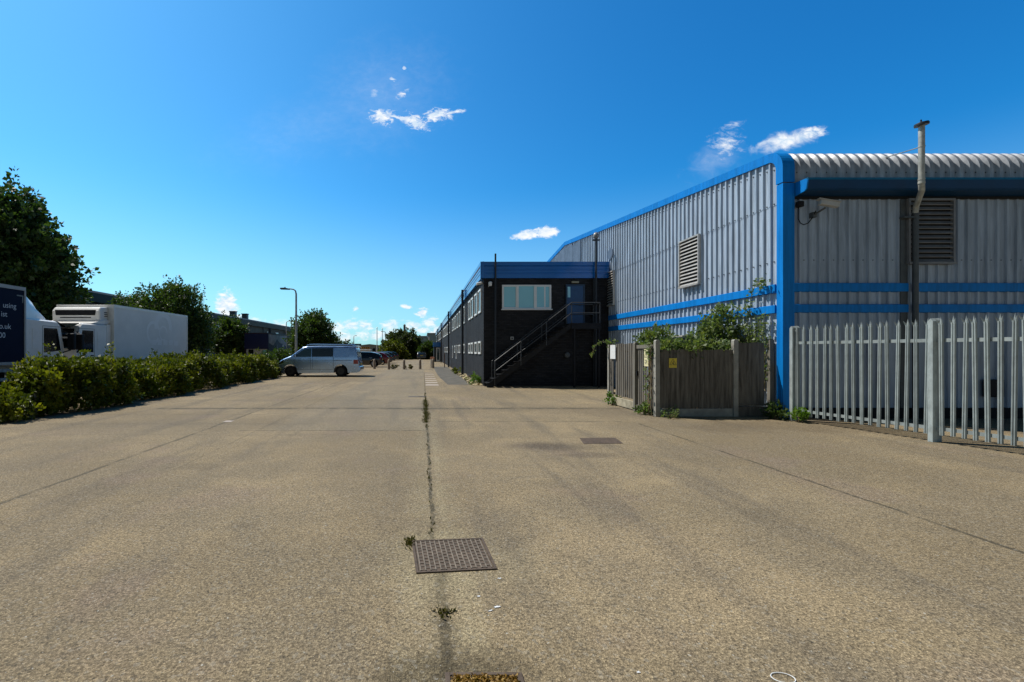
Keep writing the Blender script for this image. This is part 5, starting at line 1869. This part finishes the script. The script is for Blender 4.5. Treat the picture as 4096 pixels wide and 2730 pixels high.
def ring(cx, cz, r0, r1, a0, a1, y=-1.2045, n=18):
    A_ = [(cx + r0 * math.cos(R(a0 + (a1 - a0) * k / n)), y, cz + r0 * math.sin(R(a0 + (a1 - a0) * k / n))) for k in range(n + 1)]
    B_ = [(cx + r1 * math.cos(R(a0 + (a1 - a0) * k / n)), y, cz + r1 * math.sin(R(a0 + (a1 - a0) * k / n))) for k in range(n + 1)]
    lg.grid([A_, B_])


ring(4.9, 2.45, .42, .56, 20, 330)
ring(5.75, 2.75, .50, .78, -10, 190, -1.2061)
ring(5.75, 2.45, .30, .37, 0, 300, -1.2052)
for k in range(5):
    blob([(4.75 + k * .50, 1.85), (5.12 + k * .50, 1.85), (5.12 + k * .50, 2.1 + .05 * (k % 2)), (4.75 + k * .50, 2.1)], -1.2049)
lg.build('faded_logo', GHOST, bx, world=False)
rt2, bx2, x02, x12, zb2 = lorry('box_truck', 'dark blue curtain-sided lorry with white lettering and a white cab', (-14.2, 16.90), R(-90), 7.6, NAVY, 3.62, False, 1)


def text_mesh(body, size, loc, parent):
    cu = bpy.data.curves.new('lettering', 'FONT')
    cu.body = body
    cu.size = size
    cu.align_x = 'RIGHT'
    cu.extrude = 0
    tmp = bpy.data.objects.new('tmp_text', cu)
    COL.objects.link(tmp)
    dg_ = bpy.context.evaluated_depsgraph_get()
    dg_.update()
    me = bpy.data.meshes.new_from_object(tmp.evaluated_get(dg_))
    bpy.data.objects.remove(tmp)
    # local +y flank, reading direction towards -x
    for v in me.vertices:
        v.co = Vector((loc[0] - v.co.x, 1.203, loc[1] + v.co.y))
    me.flip_normals()
    me.name = 'lettering'
    return finish('lettering', me, LETTER, parent, 0, 0)


text_mesh('using', .235, (2.12, 2.91), bx2)
text_mesh('ist', .235, (2.44, 2.63), bx2)
text_mesh('o.uk', .235, (2.31, 2.25), bx2)
text_mesh('00', .235, (2.50, 1.97), bx2)
m_ = MB().box(1.86, 1.90, 1.2, 1.204, 3.12, 3.36).box(1.90, 2.10, 1.2, 1.204, 3.32, 3.36)
m_.build('corner_marker', pmat('marker_tape', (.16, .17, .16), .4), bx2, world=False)

# ------------------------------------------------------------------ bollards
b0 = thing('bollard', 'leftmost round concrete bollard of the row, close to the black hatchback', 'bollard', (-4.27, 40.6, 0), 'bollards across the car park entrance')
MB().lathe([(.125, 0), (.12, .03), (.105, .62), (.10, .76), (.075, .83), (.03, .865)], (0, 0, 0), 16).build('bollard_post', BOLL, b0, smooth=40, world=False)
MB().lathe([(.15, 0), (.15, .012)], (0, 0, 0), 16).build('bollard_base', CONC, b0, world=False)
for x, y, lab in ((-2.92, 39.5, 'second concrete bollard from the left, weeds at its foot'), (-1.62, 39.5, 'middle concrete bollard of the row of five'), (-.25, 40.0, 'fourth concrete bollard, in front of the middle joint'), (.90, 42.0, 'rightmost concrete bollard beside the orange and white barrier')):
    o = copy_tree(b0)
    o.location = (x, y, 0)
    o['label'] = lab
ob = thing('barrier_post', 'orange and white post just behind the rightmost bollard', 'barrier', (.86, 43.6, 0))
MB().box(.70, 1.06, 43.5, 43.7, .0, .98).build('barrier_panel', pmat('barrier_white', (.62, .58, .52), .5), ob, bevel=.03)
MB().box(.69, 1.07, 43.49, 43.71, .80, 1.0).build('orange_band', pmat('barrier_orange', (.62, .25, .12), .5), ob, bevel=.02)
rs = thing('marker_post', 'thin rusty post standing on the pavement before the porch', 'post', (2.05, 44, 0))
MB().tube([(2.05, 44, 0), (2.05, 44, 1.35)], .045, 8).build('post', pmat('rusty', (.12, .06, .04), .8), rs)


# ------------------------------------------------------------------ lamps and poles
def lamp(label, x, y, h, arm, r=.075, mat=GALV_W):
    root = thing('street_lamp', label, 'street lamp', (x, y, 0), 'street lamps')
    s = 1 if arm > 0 else -1
    pts = [(x, y, 0), (x, y, 1.2)]
    MB().tube(pts, [r * 1.35, r * 1.3], 10).build('lamp_base', mat, root, smooth=40)
    pts = [(x, y, 1.2), (x, y, h - .35), (x + s * .05, y, h - .12), (x + s * .18, y, h - .02), (x + arm * .45, y, h + .03)]
    MB().tube(pts, [r, r * .75, r * .6, r * .55, r * .5], 10).build('lamp_post', mat, root, smooth=40)
    a, b_ = x + arm * .42, x + arm
    xa, xb = min(a, b_), max(a, b_)
    MB().prism([(xa, h - .02), (xb, h - .04), (xb, h + .03), ((xa + xb) / 2, h + .10), (xa, h + .09)], 'y', y - .14, y + .14).build('lamp_head', PIPEG, root, bevel=.015)
    MB().lathe([(.04, 0), (.04, .08)], ((a + b_) / 2, y, h + .08), 8).build('light_sensor', PIPE, root)
    return root


lamp('tall grey street lamp in front of the tree, arm pointing left', -9.05, 33, 5.98, -1.12, .085)
lamp('smaller street lamp left of the tall one, arm pointing right', -19.8, 67, 5.9, 1.1)
lamp('distant street lamp on the skyline above the van tail', -19.9, 133, 6.0, .9, .12)
lamp('distant street lamp at the left edge of the dome tree', -8.7, 107, 6.1, -1.0, .10)


def pole(label, x, y, h, r, mat):
    o = thing('flagpole', label, 'pole', (x, y, 0), 'thin poles on the skyline')
    MB().tube([(x, y, 0), (x, y, h)], [r, r * .6], 8).build('pole', mat, o, smooth=40)
    MB().lathe([(r * .5, 0), (r * 1.5, .08), (r * .3, .18)], (x, y, h), 8).build('finial', mat, o)


pole('white flagpole standing above the parked cars, left of the pair', -8.75, 88, 5.95, .10, WHITE)
pole('white flagpole nearer the dome tree, right of the pair', -8.1, 92, 5.98, .10, WHITE)
pole('tall thin pole right behind the lamp-side tree', -20.4, 105, 7.9, .085, GALV)
o = thing('flagpole', 'short pole carrying a dark box beyond the silver van', 'pole', (-19.7, 105, 0), 'thin poles on the skyline')
MB().tube([(-19.7, 105, 0), (-19.7, 105, 5.8)], .07, 8).build('pole', GALV, o)
MB().box(-20.1, -19.3, 104.9, 105.1, 4.2, 4.75).build('box', PIPE, o)
ms = thing('radio_mast', 'dark cylindrical radio mast rising behind the dome tree', 'mast', (-5.2, 130, 0))
MB().tube([(-5.2, 130, 0), (-5.2, 130, 7.3)], .16, 8).build('mast_pole', PIPEG, ms)
MB().lathe([(.15, 0), (.32, .15), (.32, 1.75), (.12, 1.95)], (-5.2, 130, 7.2), 10).build('antenna_shroud', PIPEG, ms)

# ------------------------------------------------------------------ left-hand low unit
UN = pmat('unit_cladding', (.055, .064, .058), .6, 0, var=.2, vscale=.8, stretch=(1, 4, .3))
UF = pmat('unit_fascia', (.018, .027, .025), .6, 0, var=.2, vscale=.8)
lu = thing('industrial_unit', 'long low dark green-grey industrial unit along the left boundary', 'industrial building', (-24, 30, 0))
m_ = MB()
pr = corr_profile(8, 86, .5, .1, .05, .04)
m_.grid([[(-24 + o, a, 0) for a, o in pr], [(-24 + o, a, 5.2) for a, o in pr]])
m_.box(-50, -24.02, 8, 86, 0, 5.2)
m_.build('wall', UN, lu)
MB().prism([(-24.3, 5.1), (-23.6, 5.1), (-23.55, 5.75), (-23.75, 5.92), (-37, 7.0), (-50, 5.9), (-50, 5.1)], 'y', 7.7, 86.3).build('roof', UF, lu)
for x, y in ((-27, 65.8), (-27, 70.2)):
    c = MB().box(x - .38, x + .38, y - .35, y + .35, 5.9, 7.15).build('chimney', PIPEG, lu)
    MB().box(x - .45, x + .45, y - .42, y + .42, 7.15, 7.25).build('chimney_cap', PIPE, c)
for y in (53, 56.5, 60, 71, 75):
    w_ = MB().box(-23.95, -23.88, y, y + 1.4, 3.5, 4.6).build('window', WHITE, lu)
    MB().box(-23.88, -23.86, y + .12, y + 1.28, 3.62, 4.48).build('pane', GLASSF, w_)
for y in (34, 46, 58, 69, 80):
    MB().tube([(-23.85, y, 0), (-23.85, y, 5.2)], .07, 8).build('drainpipe', PIPE, lu)

# ---- kiosk cabin with a blue header
ki = thing('kiosk', 'portable cabin with dark blue header and printed mural side beyond the hedge', 'kiosk', (-15.3, 45, 0))
MB().box(-16.4, -14.3, 42.7, 48.3, .25, 3.15).build('cabin', pmat('cabin_white', (.50, .50, .48), .5), ki)
MB().box(-16.45, -14.25, 42.6, 42.7, 1.75, 3.22).build('header', pmat('header_navy', (.006, .012, .075), .4), ki)
MB().box(-16.46, -14.24, 42.55, 48.35, 3.15, 3.25).build('roof_edge', pmat('maroon_trim', (.03, .012, .03), .5), ki)
for x in (-16.42, -14.36):
    MB().box(x, x + .1, 42.58, 42.7, .25, 1.75).build('corner_post', pmat('maroon_trim', (.03, .012, .03)), ki)
MB().box(-16.1, -15.65, 42.66, 42.69, .6, 1.70).build('window', GLASSD, ki)
kd = MB().box(-15.55, -14.85, 42.66, 42.69, .3, 1.72).build('door', pmat('cabin_door', (.55, .52, .45), .5), ki)
MB().box(-14.78, -14.42, 42.66, 42.69, .7, 1.65).build('window', GLASSF, ki)
MB().box(-14.3, -14.27, 42.75, 48.25, .35, 3.12).build('mural', pmat('mural_navy', (.012, .022, .07), .5, var=.3, vscale=.7), ki)
mu = MB()
wav = [(42.76, 3.1), (42.76, 2.35), (43.4, 2.2), (44.1, 2.1), (44.7, 2.45), (45.2, 2.75), (45.7, 2.5), (46.2, 2.35), (46.9, 2.3), (48.2, 2.05), (48.2, 3.1)]
mu.add([(-14.262, y, z) for y, z in wav], [tuple(range(len(wav)))])
mu.add([(-14.262, y, z) for y, z in ((45.1, .5), (45.5, .5), (45.55, 1.7), (45.35, 2.25), (45.05, 1.7))], [(0, 1, 2, 3, 4)])
mu.build('mural_pattern', pmat('mural_grey', (.30, .31, .36), .5, var=.45, vscale=1.6), ki)
MB().tube([(-14.6, 44, 3.2), (-14.6, 44, 3.75)], .13, 10).build('roof_vent', PIPE, ki)
MB().box(-14.26, -14.25, 46.9, 47.3, 1.5, 2.2).build('notice', WHITE, ki)

# ---- distant buildings
BG = 'buildings beyond the car park'
FW = pmat('far_grey_wall', (.20, .21, .20), .7, 0, var=.12, vscale=.4)
FR = pmat('far_roof', (.16, .17, .18), .6, 0, var=.12, vscale=.4)
fb = thing('office_unit', 'distant grey office unit with low gable and row of windows', 'building', (-16, 140, 0), BG)
MB().prism([(-21.5, 0), (-11.2, 0), (-11.2, 3.0), (-16.2, 3.55), (-21.5, 2.9)], 'y', 140, 156).build('wall', FW, fb)
MB().prism([(-21.8, 2.9), (-16.2, 3.55), (-11.0, 3.0), (-11.0, 3.12), (-16.2, 3.72), (-21.8, 3.05)], 'y', 139.7, 156.3).build('roof', FR, fb)
for i in range(5):
    x = -20.6 + i * 1.8
    MB().box(x, x + .75, 139.93, 140, 1.55, 2.45).build('window', GLASSD, fb)
fb2 = thing('office_unit', 'flat low grey block between the gabled unit and the dome tree', 'building', (-9.5, 145, 0), BG)
MB().box(-11.0, -7.5, 145, 152, 0, 3.1).build('wall', FW, fb2)
MB().box(-11.2, -7.3, 144.8, 152.2, 3.1, 3.35).build('roof', FR, fb2)
MB().box(-10.2, -9.2, 144.93, 145, 1.5, 2.4).build('window', GLASSD, fb2)
SB = pmat('far_blue_grey', (.17, .24, .28), .6, 0, var=.1, vscale=.5)
fs = thing('distribution_shed', 'distant blue-grey metal shed right of the dome tree', 'building', (-1, 130, 0), BG)
MB().box(-6.5, 1.2, 130, 150, 0, 5.45).build('wall', SB, fs)
MB().box(-6.7, 1.2, 129.7, 150, 5.45, 5.85).build('roof', FR, fs)
MB().box(-1.6, -1.2, 129.9, 130, 1, 4.6).build('drainpipe', PIPE, fs)
fs2 = thing('distribution_shed', 'taller blue-grey shed end peeping past the office fascia', 'building', (3, 128, 0), BG)
MB().box(1.3, 6.5, 128, 150, 0, 6.2).build('wall', SB, fs2)
MB().box(1.15, 6.6, 127.7, 150, 6.2, 6.62).build('roof', FR, fs2)
MB().box(1.5, 1.75, 127.9, 128, 0, 5.6).build('drainpipe', WHITE, fs2)
